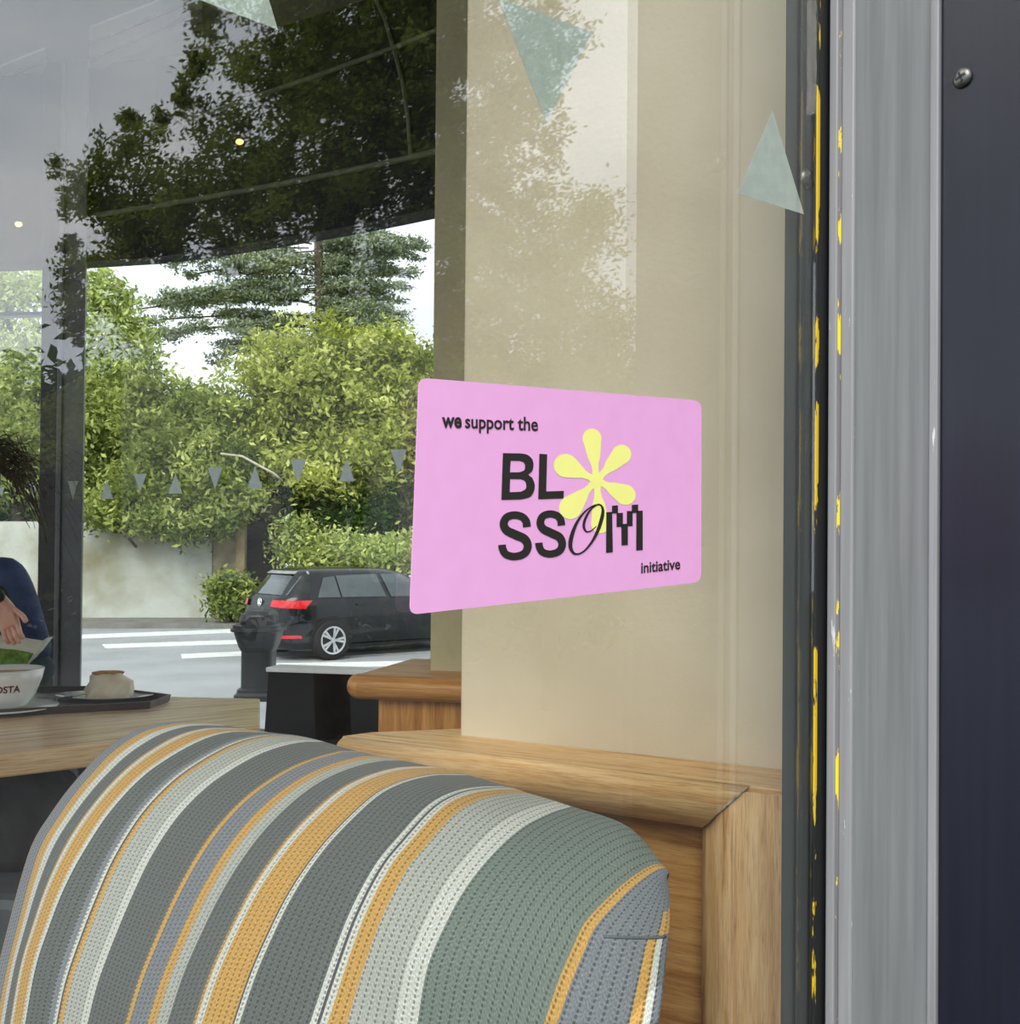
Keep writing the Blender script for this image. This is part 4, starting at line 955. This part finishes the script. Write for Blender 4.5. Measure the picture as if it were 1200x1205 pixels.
strip([(213, 770), (290, 766.5), (290, 771.5), (214, 775)], 'road_line', MT['line'], 'short white road line nearest the cafe, left of the bin')
strip([(326, 768), (380, 764), (384, 771), (322, 775)], 'road_line', MT['line'], 'white road line behind the bin and the car wheel')
strip([(405, 768), (560, 760), (560, 764), (405, 773)], 'road_line', MT['line'], 'white road line under the parked car')
strip([(318, 781), (600, 776), (600, 781), (318, 787)], 'road_line', MT['line'], 'wide white road line in front of the parked car')
# pavement across the road
k0 = on_z(-120, 743, Z_R); k1 = on_z(300, 735, Z_R)
pk = prism_obj('far_pavement', [(k0.x - 6, k0.y), (k1.x + 14, k1.y + .5), (k1.x + 14, k1.y + 8), (k0.x - 6, k0.y + 8)], Z_R, Z_R + .1, noisy('far_kerb', srgb(128, 126, 122), srgb(110, 108, 104), 2, .9)); tag(pk, 'grey pavement strip along the garden wall', 'pavement', kind=ST)
# garden wall, panels between stone piers
MT['render'] = noisy('mossy_render', srgb(190, 194, 188), srgb(140, 136, 110), .7, .9, bump=.3, bscale=8, detail=8, lo=.42, hi=.68)
MT['stone'] = noisy('stone_pier', srgb(150, 136, 108), srgb(112, 100, 80), 3, .9, bump=.5, bscale=10, bdist=.02)
zg = Z_R + .1
def gw(x0, x1, yt0, yt1, Y0, Y1, mat, name, par, th=.25):
    u = on_y(x0, 700, Y0); v = on_y(x1, 700, Y1); zt0 = on_y(x0, yt0, Y0).z; zt1 = on_y(x1, yt1, Y1).z
    vs_ = [(u.x, u.y, zg), (v.x, v.y, zg), (v.x, v.y + th, zg), (u.x, u.y + th, zg), (u.x, u.y, zt0), (v.x, v.y, zt1), (v.x, v.y + th, zt1), (u.x, u.y + th, zt0)]
    return mk(name, vs_, [(3, 2, 1, 0), (4, 5, 6, 7), (0, 1, 5, 4), (1, 2, 6, 5), (2, 3, 7, 6), (3, 0, 4, 7)], mat, par)
gwall = empty('garden_wall', on_y(170, 728, 24)); tag(gwall, 'weathered pale rendered garden wall across the road', 'garden wall')
YG = 23.6
gw(-300, 97, 612, 614, YG - .4, YG, MT['render'], 'wall_panel', gwall)
gw(97, 165, 605, 622, YG, YG + .2, MT['render'], 'wall_panel', gwall)
gw(165, 249, 622, 633, YG + .2, YG + .4, MT['render'], 'wall_panel', gwall)
gw(95, 250, 603, 630, YG - .02, YG + .36, MT['stone'], 'coping', gwall, .3).location.z = 0
bpy.data.objects.remove([o_ for o_ in gwall.children if o_.name.startswith('coping')][0])
gp_ = empty('gate_pier', on_y(268, 725, YG + .4)); tag(gp_, 'brown stone gate pier at the end of the garden wall', 'gate pier')
gw(250, 277, 590, 590, YG + .35, YG + .35, MT['stone'], 'shaft', gp_, .5)
gw(277, 287, 598, 598, YG + .3, YG + .3, noisy('gate_post_wood', srgb(168, 148, 112), srgb(140, 120, 88), 4, .8), 'gate_post', gp_, .2)
gw(248, 288, 582, 582, YG + .3, YG + .3, MT['stone'], 'cap', gp_, .6)
for v in [o_ for o_ in gp_.children if o_.name.startswith('cap')][0].data.vertices:
    if v.co.z < 2: v.co.z = on_y(260, 592, YG).z
gate = gw(287, 330, 585, 590, YG + 1.2, YG + 1.4, noisy('dark_gap_brown', srgb(60, 46, 38), srgb(40, 30, 26), 3, .9), 'dark_gap_sheet', None, .08); tag(gate, 'dark brown sheet standing in for the shaded gap beside the pier', 'dark gap')  # dark sheet painted in for the shaded gap by the pier

# litter bin
bp_ = on_z(304, 822, Z_R); m1_ = bp_.y / 1200
lb_ = empty('litter_bin', (bp_.x, bp_.y, Z_R)); tag(lb_, 'black cast litter bin with a domed lid standing on the road edge', 'litter bin')
MT['binblack'] = noisy('bin_black', srgb(16, 17, 19), srgb(11, 12, 14), 6, .4)
def sq(r, z, n=24, e=.35):
    return [(bp_.x + r * math.copysign(abs(math.cos(t)) ** e, math.cos(t)), bp_.y + r * math.copysign(abs(math.sin(t)) ** e, math.sin(t)), Z_R + z) for t in [2 * math.pi * (k + .5) / n for k in range(n)]]
def sq_stack(name, prof, par, n=24, e=.35):
    vs_ = [p for r, z in prof for p in sq(r * m1_, z * m1_, n, e)]; fs_ = []
    for i in range(len(prof) - 1):
        for k in range(n): fs_.append((i * n + k, i * n + (k + 1) % n, (i + 1) * n + (k + 1) % n, (i + 1) * n + k))
    fs_ += [tuple(range(n))[::-1], tuple(range((len(prof) - 1) * n, len(prof) * n))]
    return mk(name, vs_, fs_, MT['binblack'], par)
sq_stack('base', [(25, 0), (25, 6), (22, 9), (22, 12), (19, 14)], lb_)
sq_stack('body', [(18, 12), (18, 56), (21, 62), (25, 76), (26, 80)], lb_)
sq_stack('rim', [(26, 79), (29, 80), (29, 83), (27, 84), (27, 87), (22, 88)], lb_)
sq_stack('domed_lid', [(21, 87), (22, 92), (20, 99), (15, 103), (7, 105)], lb_, 24, .7)
ap = on_y(300, 733, bp_.y - 22 * m1_)
slab('slot', [on_y(x, y, bp_.y - 21.5 * m1_) for x, y in ((290, 737), (314, 737), (314, 730), (310, 726), (295, 726), (290, 730))], (0, -1, 0), .02, MT['rubber'], lb_)

# ------------------------------------------------------------------ parked hatchback
CA = rad(40); YC = 16.2
hdg = V((math.cos(CA), math.sin(CA), 0)); lft = V((-math.sin(CA), math.cos(CA), 0))
wc = on_z(388, 778, Z_R); wc = on_y(388, 755, YC)
Z_C = Z_R
org = V((wc.x, wc.y, 0)) - hdg * .86 + lft * .80; org.z = Z_C          # tail, centre line
def CL(x, y, z): return org + hdg * x + lft * y + V((0, 0, z))
car = empty('parked_car', org); tag(car, 'black hatchback car parked beyond the litter bin', 'car')
m, t, b = base('black_car_paint', srgb(10, 11, 14), .25, 0, .4, .35); MT['paint'] = m
nzp = N(t, 'ShaderNodeTexNoise'); nzp.inputs['Scale'].default_value = 900; rp = N(t, 'ShaderNodeValToRGB'); rp.color_ramp.elements[0].color = srgb(8, 9, 12); rp.color_ramp.elements[1].color = srgb(16, 17, 21)
t.links.new(nzp.outputs['Fac'], rp.inputs[0]); t.links.new(rp.outputs[0], b.inputs['Base Color'])
MT['carglass'] = noisy('car_glass', srgb(52, 62, 62), srgb(40, 48, 50), 2, .05, coat=1.0, spec=.8)
MT['redlight'] = noisy('tail_light_red', srgb(214, 34, 44), srgb(190, 20, 32), 20, .2, coat=.6)
MT['chrome'] = noisy('silver_alloy', srgb(200, 202, 204), srgb(184, 186, 190), 30, .3, .6)
ZL_ = [.17, .22, .32, .45, .58, .72, .86, .96, 1.0, 1.1, 1.2, 1.3, 1.36, 1.41, 1.44, 1.455]
XR = [.14, .07, .02, .0, .0, .03, .05, .08, .12, .20, .28, .36, .38, .46, .66, 1.0]
XF = [3.95, 4.1, 4.18, 4.2, 4.2, 4.15, 4.0, 3.6, 3.2, 2.98, 2.8, 2.6, 2.45, 2.3, 2.1, 1.8]
WW = [.78, .83, .87, .89, .895, .89, .88, .86, .84, .78, .73, .67, .63, .58, .50, .36]
NE_ = 5.0
fI = lambda z, A: float(np.interp(z, ZL_, A))
def side(x, z, s_=-1):
    a_, b2_ = fI(z, XR), fI(z, XF); xc, hl = (a_ + b2_) / 2, (b2_ - a_) / 2
    return s_ * fI(z, WW) * max(0, 1 - min(1, abs((x - xc) / hl)) ** NE_) ** (1 / NE_)
def rear(y, z):
    a_, b2_ = fI(z, XR), fI(z, XF); xc, hl = (a_ + b2_) / 2, (b2_ - a_) / 2
    return xc - hl * max(0, 1 - min(1, abs(y / fI(z, WW))) ** NE_) ** (1 / NE_)
n = 72; vs_, fs_ = [], []
for z, a_, b2_, w2_ in zip(ZL_, XR, XF, WW):
    xc, hl = (a_ + b2_) / 2, (b2_ - a_) / 2
    for k in range(n):
        t_ = 2 * math.pi * k / n; c_, s_ = math.cos(t_), math.sin(t_)
        vs_.append(CL(xc + hl * math.copysign(abs(c_) ** (2 / NE_), c_), w2_ * math.copysign(abs(s_) ** (2 / NE_), s_), z))
for i in range(len(ZL_) - 1):
    for k in range(n): fs_.append((i * n + k, i * n + (k + 1) % n, (i + 1) * n + (k + 1) % n, (i + 1) * n + k))
fs_ += [tuple(range(n))[::-1], tuple(range((len(ZL_) - 1) * n, len(ZL_) * n))]
mk('body', vs_, fs_, MT['paint'], car, True)
def patch_side(name, cs, mat, par, off=.012, n=6, s_=-1):
    """cs: four (x,z) corners"""
    vs_, fs_ = [], []; A, B, C_, D_ = [V(c) for c in cs]
    for i in range(n + 1):
        for j in range(n + 1):
            p = A.lerp(B, i / n).lerp(D_.lerp(C_, i / n), j / n); vs_.append(CL(p.x, side(p.x, p.y, s_) + s_ * off, p.y))
    fs_ = [(i * (n + 1) + j, (i + 1) * (n + 1) + j, (i + 1) * (n + 1) + j + 1, i * (n + 1) + j + 1) for i in range(n) for j in range(n)]
    return mk(name, vs_, fs_, mat, par, True)
def patch_rear(name, cs, mat, par, off=.012, n=6):
    vs_, fs_ = [], []; A, B, C_, D_ = [V(c) for c in cs]
    for i in range(n + 1):
        for j in range(n + 1):
            p = A.lerp(B, i / n).lerp(D_.lerp(C_, i / n), j / n); vs_.append(CL(rear(p.x, p.y) - off, p.x, p.y))
    fs_ = [(i * (n + 1) + j, (i + 1) * (n + 1) + j, (i + 1) * (n + 1) + j + 1, i * (n + 1) + j + 1) for i in range(n) for j in range(n)]
    return mk(name, vs_, fs_, mat, par, True)
for s_ in (-1, 1):
    patch_side('side_window', [(.62, .99), (1.02, .99), (1.0, 1.32), (.80, 1.30)], MT['carglass'], car, s_=s_)
    patch_side('side_window', [(1.05, .99), (1.88, .98), (1.80, 1.35), (1.03, 1.33)], MT['carglass'], car, s_=s_)
    patch_side('side_window', [(1.97, .98), (2.85, .97), (2.3, 1.34), (1.88, 1.35)], MT['carglass'], car, s_=s_)
    patch_side('door_handle', [(1.3, .86), (1.5, .865), (1.5, .89), (1.3, .885)], MT['paint'], car, .03, 2, s_)
    patch_rear('tail_light', [(s_ * .40, .85), (s_ * .82, .82), (s_ * .825, .95), (s_ * .42, .95)], MT['redlight'], car, .035, 12)
    patch_rear('bumper_reflector', [(s_ * .45, .36), (s_ * .8, .36), (s_ * .8, .41), (s_ * .45, .41)], MT['redlight'], car, .016)
    patch_side('sill_trim', [(1.2, .2), (3.1, .2), (3.1, .24), (1.2, .24)], MT['rubber'], car, .014, 4, s_)
patch_rear('rear_window', [(-.62, 1.03), (.62, 1.03), (.56, 1.33), (-.56, 1.33)], MT['carglass'], car)
patch_rear('spoiler', [(-.60, 1.355), (.60, 1.355), (.55, 1.40), (-.55, 1.40)], noisy('spoiler_sky_sheen', srgb(150, 150, 150), srgb(130, 130, 130), 8, .3), car, .04)  # grey colour paints the sky's reflection on the black spoiler
patch_rear('bumper_sheen_band', [(-.85, .50), (.85, .50), (.85, .56), (-.85, .56)], noisy('bumper_sheen', srgb(70, 72, 76), srgb(60, 62, 66), 8, .3), car, .012)  # paler band paints a sheen across the black bumper
patch_rear('number_plate', [(-.26, .58), (.26, .58), (.26, .69), (-.26, .69)], noisy('plate_yellow', srgb(230, 205, 60), srgb(220, 195, 50), 10, .4), car, .012)
# badge: ring with a V over a W
bc_ = CL(rear(0, .90) - .02, 0, .90); lg = []
lg.append(sweep([bc_ + lft * .062 * math.cos(a_) + V((0, 0, .062 * math.sin(a_))) for a_ in np.linspace(0, 2 * math.pi, 25)], circ(.008, 5), True, hdg))
P_ = lambda y, z: bc_ + lft * -y + V((0, 0, z))
for L_ in ([(-.028, .052), (0, .006), (.028, .052)], [(-.055, .02), (-.028, -.05), (0, .0), (.028, -.05), (.055, .02)]):
    for a_, b_ in zip(L_[:-1], L_[1:]): lg.append(sweep([P_(*a_), P_(*b_)], circ(.007, 5), True, hdg))
mk('badge', *join_vf(*lg), MT['chrome'], car)
MT['tyre'] = noisy('tyre', srgb(30, 30, 31), srgb(22, 22, 23), 40, .85)
for xw in (.86, 3.48):
    for s_ in (-1, 1):
        c0 = CL(xw, s_ * .80, .316)
        # dark arch, flush with the flank
        vs_, fs_ = [], []
        for i, r_ in enumerate((.0, .375)):
            for k in range(25):
                a_ = math.pi * 1.12 * k / 24 - .06 * math.pi; x_, z_ = xw + r_ * math.cos(a_), max(.18, .316 + r_ * math.sin(a_)); vs_.append(CL(x_, side(x_, z_, s_) + s_ * .008, z_))
        fs_ = [(k, k + 1, 26 + k, 25 + k) for k in range(24)]
        mk('wheel_arch', vs_, fs_, MT['rubber'], car)
        Rm = Matrix((hdg, V((0, 0, 1)), lft * s_)).transposed()
        tv, tf = lathe([(.20, .10), (.295, .112), (.316, .09), (.316, -.08), (.295, -.1), (.2, -.1)], 36)
        wh = mk('wheel', [c0 + Rm @ V(v) for v in tv], tf, MT['tyre'], car, True)
        rv = [lathe([(.195, .101), (.195, .113), (.222, .118), (.222, .108)], 36, caps=False), lathe([(.005, .12), (.04, .118), (.045, .09), (.005, .09)], 14)]
        for k in range(10):
            a_ = 2 * math.pi * (k // 2) / 5 + (.17 if k % 2 else -.17); d_ = V((math.cos(a_), math.sin(a_), 0)); nn_ = V((-d_.y, d_.x, 0)); d0 = V((math.cos(2 * math.pi * (k // 2) / 5), math.sin(2 * math.pi * (k // 2) / 5), 0))
            q_ = [d0 * .03 - nn_ * .014, d0 * .03 + nn_ * .014, d_ * .205 + nn_ * .020, d_ * .205 - nn_ * .020]
            rv.append(([p + V((0, 0, .112)) for p in q_] + [p + V((0, 0, .09)) for p in q_], [(0, 1, 2, 3), (0, 3, 7, 4), (1, 5, 6, 2), (0, 4, 5, 1), (3, 2, 6, 7)]))
        av, af = join_vf(*rv); mk('alloy_rim', [c0 + Rm @ V(v) for v in av], af, MT['chrome'], wh)
        dv2, df2 = lathe([(.005, .086), (.2, .088), (.2, .07), (.005, .07)], 24); mk('brake_disc', [c0 + Rm @ V(v) for v in dv2], df2, MT['rubber'], wh)

# ------------------------------------------------------------------ planting
def foliage(name, blobs, n, size, mat, parent, csig=.35, ncl=None, tf=None, shell=(.55, 1.0), flat=1.0, seed=1):
    r = np.random.default_rng(seed)
    C_ = np.array([list(b_[0]) for b_ in blobs], float); RR = np.array([b_[1] for b_ in blobs], float); W_ = RR.prod(1) ** (2 / 3); W_ /= W_.sum()
    ncl = ncl or max(20, n // 45); bi = r.choice(len(blobs), ncl, p=W_)
    d_ = r.normal(size=(ncl, 3)); d_ /= np.linalg.norm(d_, axis=1)[:, None]; rr = r.uniform(shell[0], shell[1], ncl)
    cl_ = C_[bi] + d_ * rr[:, None] * RR[bi]
    li = r.integers(0, ncl, n); pos = cl_[li] + r.normal(size=(n, 3)) * csig * np.array((1, 1, .75 * flat))
    nr = r.normal(size=(n, 3)) + np.array((0, 0, .7)); nr /= np.linalg.norm(nr, axis=1)[:, None]
    a_ = np.cross(nr, r.normal(size=(n, 3))); a_ /= np.linalg.norm(a_, axis=1)[:, None]; b_ = np.cross(nr, a_)
    sz = size * r.uniform(.6, 1.3, n)[:, None]
    v = np.stack([pos - a_ * sz, pos + b_ * sz * .42 + nr * sz * .1, pos + a_ * sz, pos - b_ * sz * .42 + nr * sz * .1], 1).reshape(-1, 3)
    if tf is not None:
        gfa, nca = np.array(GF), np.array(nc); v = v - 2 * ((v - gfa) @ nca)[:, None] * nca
    me = bpy.data.meshes.new(name); me.vertices.add(4 * n); me.vertices.foreach_set('co', v.astype(np.float32).reshape(-1))
    me.loops.add(4 * n); me.loops.foreach_set('vertex_index', np.arange(4 * n, dtype=np.int32))
    me.polygons.add(n); me.polygons.foreach_set('loop_start', np.arange(0, 4 * n, 4, dtype=np.int32)); me.polygons.foreach_set('loop_total', np.full(n, 4, np.int32)); me.update()
    rn = np.clip(r.random(ncl)[li] * .6 + r.random(n) * .4, 0, 1)
    at_ = me.attributes.new('rnd', 'FLOAT', 'FACE'); at_.data.foreach_set('value', rn.astype(np.float32))
    o_ = link(name, me, mat, parent); o_['kind'] = 'stuff'; return o_, cl_
MT['bark'] = noisy('bark', srgb(86, 76, 62), srgb(56, 48, 40), 8, .9, bump=.6, bscale=30, bdist=.02)
MT['lf_light'] = leafmat('light_green_leaves', srgb(104, 120, 64), srgb(180, 194, 114), srgb(226, 232, 158))
MT['lf_mid'] = leafmat('mid_green_leaves', srgb(62, 78, 38), srgb(136, 150, 80), srgb(206, 214, 130))  # darkest leaf tone paints shaded pockets among the clumps
MT['lf_yel'] = leafmat('yellow_green_leaves', srgb(88, 102, 46), srgb(176, 184, 94), srgb(228, 230, 144))  # dark end deepened to colour in shade between clumps
MT['lf_dark'] = leafmat('dark_green_leaves', srgb(40, 62, 34), srgb(62, 88, 44), srgb(94, 118, 56))
MT['lf_cedar'] = leafmat('cedar_needles', srgb(112, 126, 106), srgb(144, 156, 126), srgb(176, 184, 148), .2)
MT['lf_refl'] = leafmat('street_tree_leaves', srgb(84, 96, 40), srgb(122, 134, 58), srgb(160, 170, 80), .4)
def blob(px, py, rx, ry, Y, dz=None):
    c_ = on_y(px, py, Y); k_ = Y / 1200; return (c_, (rx * k_, dz if dz else rx * k_ * .8, ry * k_))
def plant(name, label, cat, blobs, n, size, mat, csig, trunk=None, seed=1, group=None, shell=(.5, 1.0), flat=1.0, ground=None, tf=None, ncl=None):
    bc0 = blobs[0][0]; gz = zg if ground is None else ground
    base_ = V((bc0.x, bc0.y, gz)) if tf is None else V((*mirror(bc0).xy, gz))
    e_ = empty(name, base_); tag(e_, label, cat, group)
    f_, cl_ = foliage('foliage', blobs, n, size, mat, e_, csig, ncl, tf, shell, flat, seed)
    r = random.Random(seed); tr_ = trunk or .12
    mid_ = V((base_.x, base_.y, (gz + bc0.z) / 2)); top_ = bc0 if tf is None else mirror(bc0)
    tv = [sweep([base_, mid_ + V((r.uniform(-.1, .1), r.uniform(-.1, .1), 0)), V(top_)], circ(tr_, 8), True, (0, 1, 0))]
    mk('trunk', *join_vf(*tv), MT['bark'], e_, True)
    for b_ in blobs[1:]:
        tgt = b_[0] if tf is None else mirror(b_[0]); st = V((base_.x, base_.y, gz + (tgt.z - gz) * .55))
        mk('branch', *sweep([st, st.lerp(tgt, .5) + V((0, 0, .1)), tgt], circ(tr_ * .22, 6), True, (.1, 1, .3)), MT['bark'], e_, True)
    return e_
GB = 'trees and shrubs across the road'
cr_ = random.Random(5); YE = 36; cbl = []; cbr = []
for k in range(92):
    y0 = 215 + 195 * (k / 91) + cr_.uniform(-6, 6); sgn = -1 if k % 2 else 1
    ln = (cr_.uniform(90, 210) if sgn < 0 else cr_.uniform(60, 120)) * (1 if 270 < y0 < 385 else .62); rise = cr_.uniform(-34, 6); x0 = 372 + cr_.uniform(-10, 10); dp = cr_.uniform(-1.5, 1.5)
    pts = []
    for t_ in np.linspace(0, 1, 7):
        pts.append((x0 + sgn * ln * t_, y0 + rise * t_ + 14 * t_ * t_))
    cbr.append([on_y(x, y, YE + dp * t_) for t_, (x, y) in zip(np.linspace(0, 1, 7), pts)])
    for t_ in np.arange(.22, 1.02, .11):
        x = x0 + sgn * ln * t_; y = y0 + rise * t_ + 14 * t_ * t_ + cr_.uniform(-4, 3)
        cbl.append((on_y(x, y, YE + dp * t_), (cr_.uniform(10, 20) * YE / 1200, .5, cr_.uniform(4, 11) * YE / 1200)))
ced = empty('evergreen_tree', (on_y(372, 600, YE).x, YE, zg)); tag(ced, 'dark layered cedar tree rising against the sky across the road', 'tree', GB)
foliage('foliage', cbl, 120000, .075, MT['lf_cedar'], ced, .17, 2400, None, (0, 1.0), .5, 11)
tx = on_y(372, 600, YE).x
mk('trunk', *sweep([V((tx, YE, zg)), V((tx + .1, YE, 8)), V((tx - .1, YE, on_y(372, 200, YE).z))], circ(.16, 10), True, (0, 1, 0)), MT['bark'], ced, True)
for p_ in cbr: mk('branch', *sweep(p_, circ(.03, 5), True), MT['bark'], ced, True)
plant('broadleaf_tree', 'slim light green tree just right of the mullion', 'tree', [blob(122, 400, 40, 60, 31), blob(125, 350, 26, 40, 31), blob(150, 420, 30, 36, 31), blob(105, 440, 40, 40, 31)], 14000, .11, MT['lf_light'], .26, .16, 12, GB, (.2, 1.2), ncl=230)
plant('broadleaf_tree', 'yellow green bushy tree behind the parked car and pink sticker', 'tree', [blob(400, 470, 110, 80, 27), blob(350, 450, 70, 50, 27), blob(460, 440, 60, 50, 27), blob(480, 520, 60, 60, 26), blob(390, 560, 100, 50, 26), blob(310, 520, 60, 50, 26.5), blob(420, 415, 45, 30, 27), blob(530, 460, 50, 60, 27)], 60000, .095, MT['lf_yel'], .23, .2, 13, GB, (.3, 1.18), ncl=900)
plant('ivy_bush', 'olive green bush tumbling over the garden wall', 'bush', [blob(180, 540, 90, 60, 25), blob(120, 520, 60, 60, 25), blob(230, 550, 60, 50, 24.6), blob(150, 590, 60, 24, 24), blob(225, 590, 50, 26, 23.9), blob(270, 560, 40, 40, 24.6), blob(135, 470, 60, 40, 26), blob(240, 490, 60, 40, 26), blob(262, 596, 30, 20, 23.5), blob(150, 610, 50, 11, 23.3), blob(215, 617, 45, 13, 23.3), blob(152, 634, 8, 10, 23.3), blob(262, 575, 34, 22, 23.6)], 60000, .09, MT['lf_mid'], .20, .15, 14, GB, (.3, 1.2), ncl=800)
plant('ivy_bush', 'leafy bush over the wall left of the mullion', 'bush', [blob(20, 560, 60, 45, 25), blob(-40, 540, 60, 60, 25), blob(60, 540, 50, 60, 25), blob(20, 480, 50, 40, 27)], 20000, .10, MT['lf_mid'], .22, .15, 15, GB, (.3, 1.2), ncl=330)
plant('broadleaf_tree', 'pale tree top in the pane left of the mullion', 'tree', [blob(10, 335, 60, 26, 32), blob(30, 420, 50, 40, 32), blob(-40, 400, 50, 90, 32)], 11000, .12, MT['lf_light'], .45, .16, 16, GB)
plant('dark_shrub', 'dark green shrub behind the roof of the parked car', 'bush', [blob(420, 620, 80, 40, 25.4), blob(480, 620, 70, 50, 25.4), blob(340, 610, 26, 40, 25.5), blob(540, 600, 60, 60, 25.4)], 26000, .09, MT['lf_dark'], .2, .12, 17, GB, (.3, 1.15), ncl=420)
plant('hedge_shrub', 'bright green low shrub directly behind the car roof', 'bush', [blob(470, 652, 60, 16, 23.6), blob(395, 650, 30, 22, 23.8), blob(520, 650, 50, 20, 23.6), blob(350, 640, 18, 34, 24)], 14000, .08, MT['lf_light'], .22, .08, 18, GB)
plant('round_shrub', 'small round green shrub at the foot of the gate pier', 'bush', [blob(272, 700, 20, 26, 22.6)], 5000, .07, MT['lf_mid'], .15, .05, 19, GB)
plant('woodland_backdrop', 'dense dark trees filling the gaps behind the garden wall', 'trees', [blob(180, 560, 160, 60, 30), blob(420, 560, 160, 90, 31), blob(-20, 560, 120, 60, 30), blob(600, 540, 120, 120, 31)], 20000, .34, MT['lf_dark'], .7, .3, 20, GB)
# dead branch poking out of the bush
tube('x', [V((0, 0, 0)), V((0, 0, 1))], .01, MT['bark']); bpy.data.objects.remove(bpy.data.objects['x'])
db = mk('bare_branch', *sweep([on_y(260, 534, 23.4), on_y(285, 537, 23.3), on_y(305, 548, 23.2), on_y(322, 557, 23.2), on_y(332, 566, 23.4)], circ(.03, 6), True), noisy('pale_dead_wood', srgb(190, 184, 168), srgb(160, 152, 136), 8, .9), None, True)
tag(db, 'pale bare branch sticking out of the bushes above the gate pier', 'branch')

# ------------------------------------------------------------------ what the pane mirrors: street trees behind the photographer
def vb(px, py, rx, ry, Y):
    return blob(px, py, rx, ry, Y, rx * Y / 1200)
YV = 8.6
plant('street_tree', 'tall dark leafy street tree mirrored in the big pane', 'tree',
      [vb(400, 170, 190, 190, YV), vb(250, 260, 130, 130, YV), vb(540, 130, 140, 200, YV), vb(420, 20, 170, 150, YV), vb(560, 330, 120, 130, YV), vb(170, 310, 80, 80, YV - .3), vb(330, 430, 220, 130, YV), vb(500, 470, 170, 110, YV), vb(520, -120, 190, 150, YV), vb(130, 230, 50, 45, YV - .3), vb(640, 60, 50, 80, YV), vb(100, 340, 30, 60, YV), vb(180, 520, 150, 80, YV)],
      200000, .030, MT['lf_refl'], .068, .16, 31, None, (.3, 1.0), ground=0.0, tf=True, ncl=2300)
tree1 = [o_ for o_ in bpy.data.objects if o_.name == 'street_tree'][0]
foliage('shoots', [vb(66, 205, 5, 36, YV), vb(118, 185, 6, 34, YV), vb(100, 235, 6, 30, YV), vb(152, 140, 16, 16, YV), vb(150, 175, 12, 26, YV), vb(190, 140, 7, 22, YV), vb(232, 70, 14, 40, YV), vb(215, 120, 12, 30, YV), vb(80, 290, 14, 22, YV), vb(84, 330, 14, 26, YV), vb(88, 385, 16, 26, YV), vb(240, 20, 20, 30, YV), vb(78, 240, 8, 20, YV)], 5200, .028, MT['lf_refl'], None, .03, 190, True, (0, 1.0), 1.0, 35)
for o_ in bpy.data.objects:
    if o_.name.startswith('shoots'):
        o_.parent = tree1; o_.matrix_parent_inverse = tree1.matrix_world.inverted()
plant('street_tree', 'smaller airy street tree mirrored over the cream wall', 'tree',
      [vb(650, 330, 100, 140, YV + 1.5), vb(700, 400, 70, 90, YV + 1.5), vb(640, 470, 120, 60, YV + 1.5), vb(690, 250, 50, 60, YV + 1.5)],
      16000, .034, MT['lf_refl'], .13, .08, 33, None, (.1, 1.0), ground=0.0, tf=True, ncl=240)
plant('added_hedge', 'added green hedge that keeps the bright horizon out of the pane', 'hedge', [vb(x, 480 + (k % 3) * 20 + dy, 150, 90, 15 + (k % 2)) for k, x in enumerate(range(-1500, 760, 150)) for dy in (0, 90, 180)], 90000, .17, MT['lf_dark'], .32, .08, 32, None, (.1, 1.0), ground=0.0, tf=True)  # hedge added to block the bright horizon in the reflection
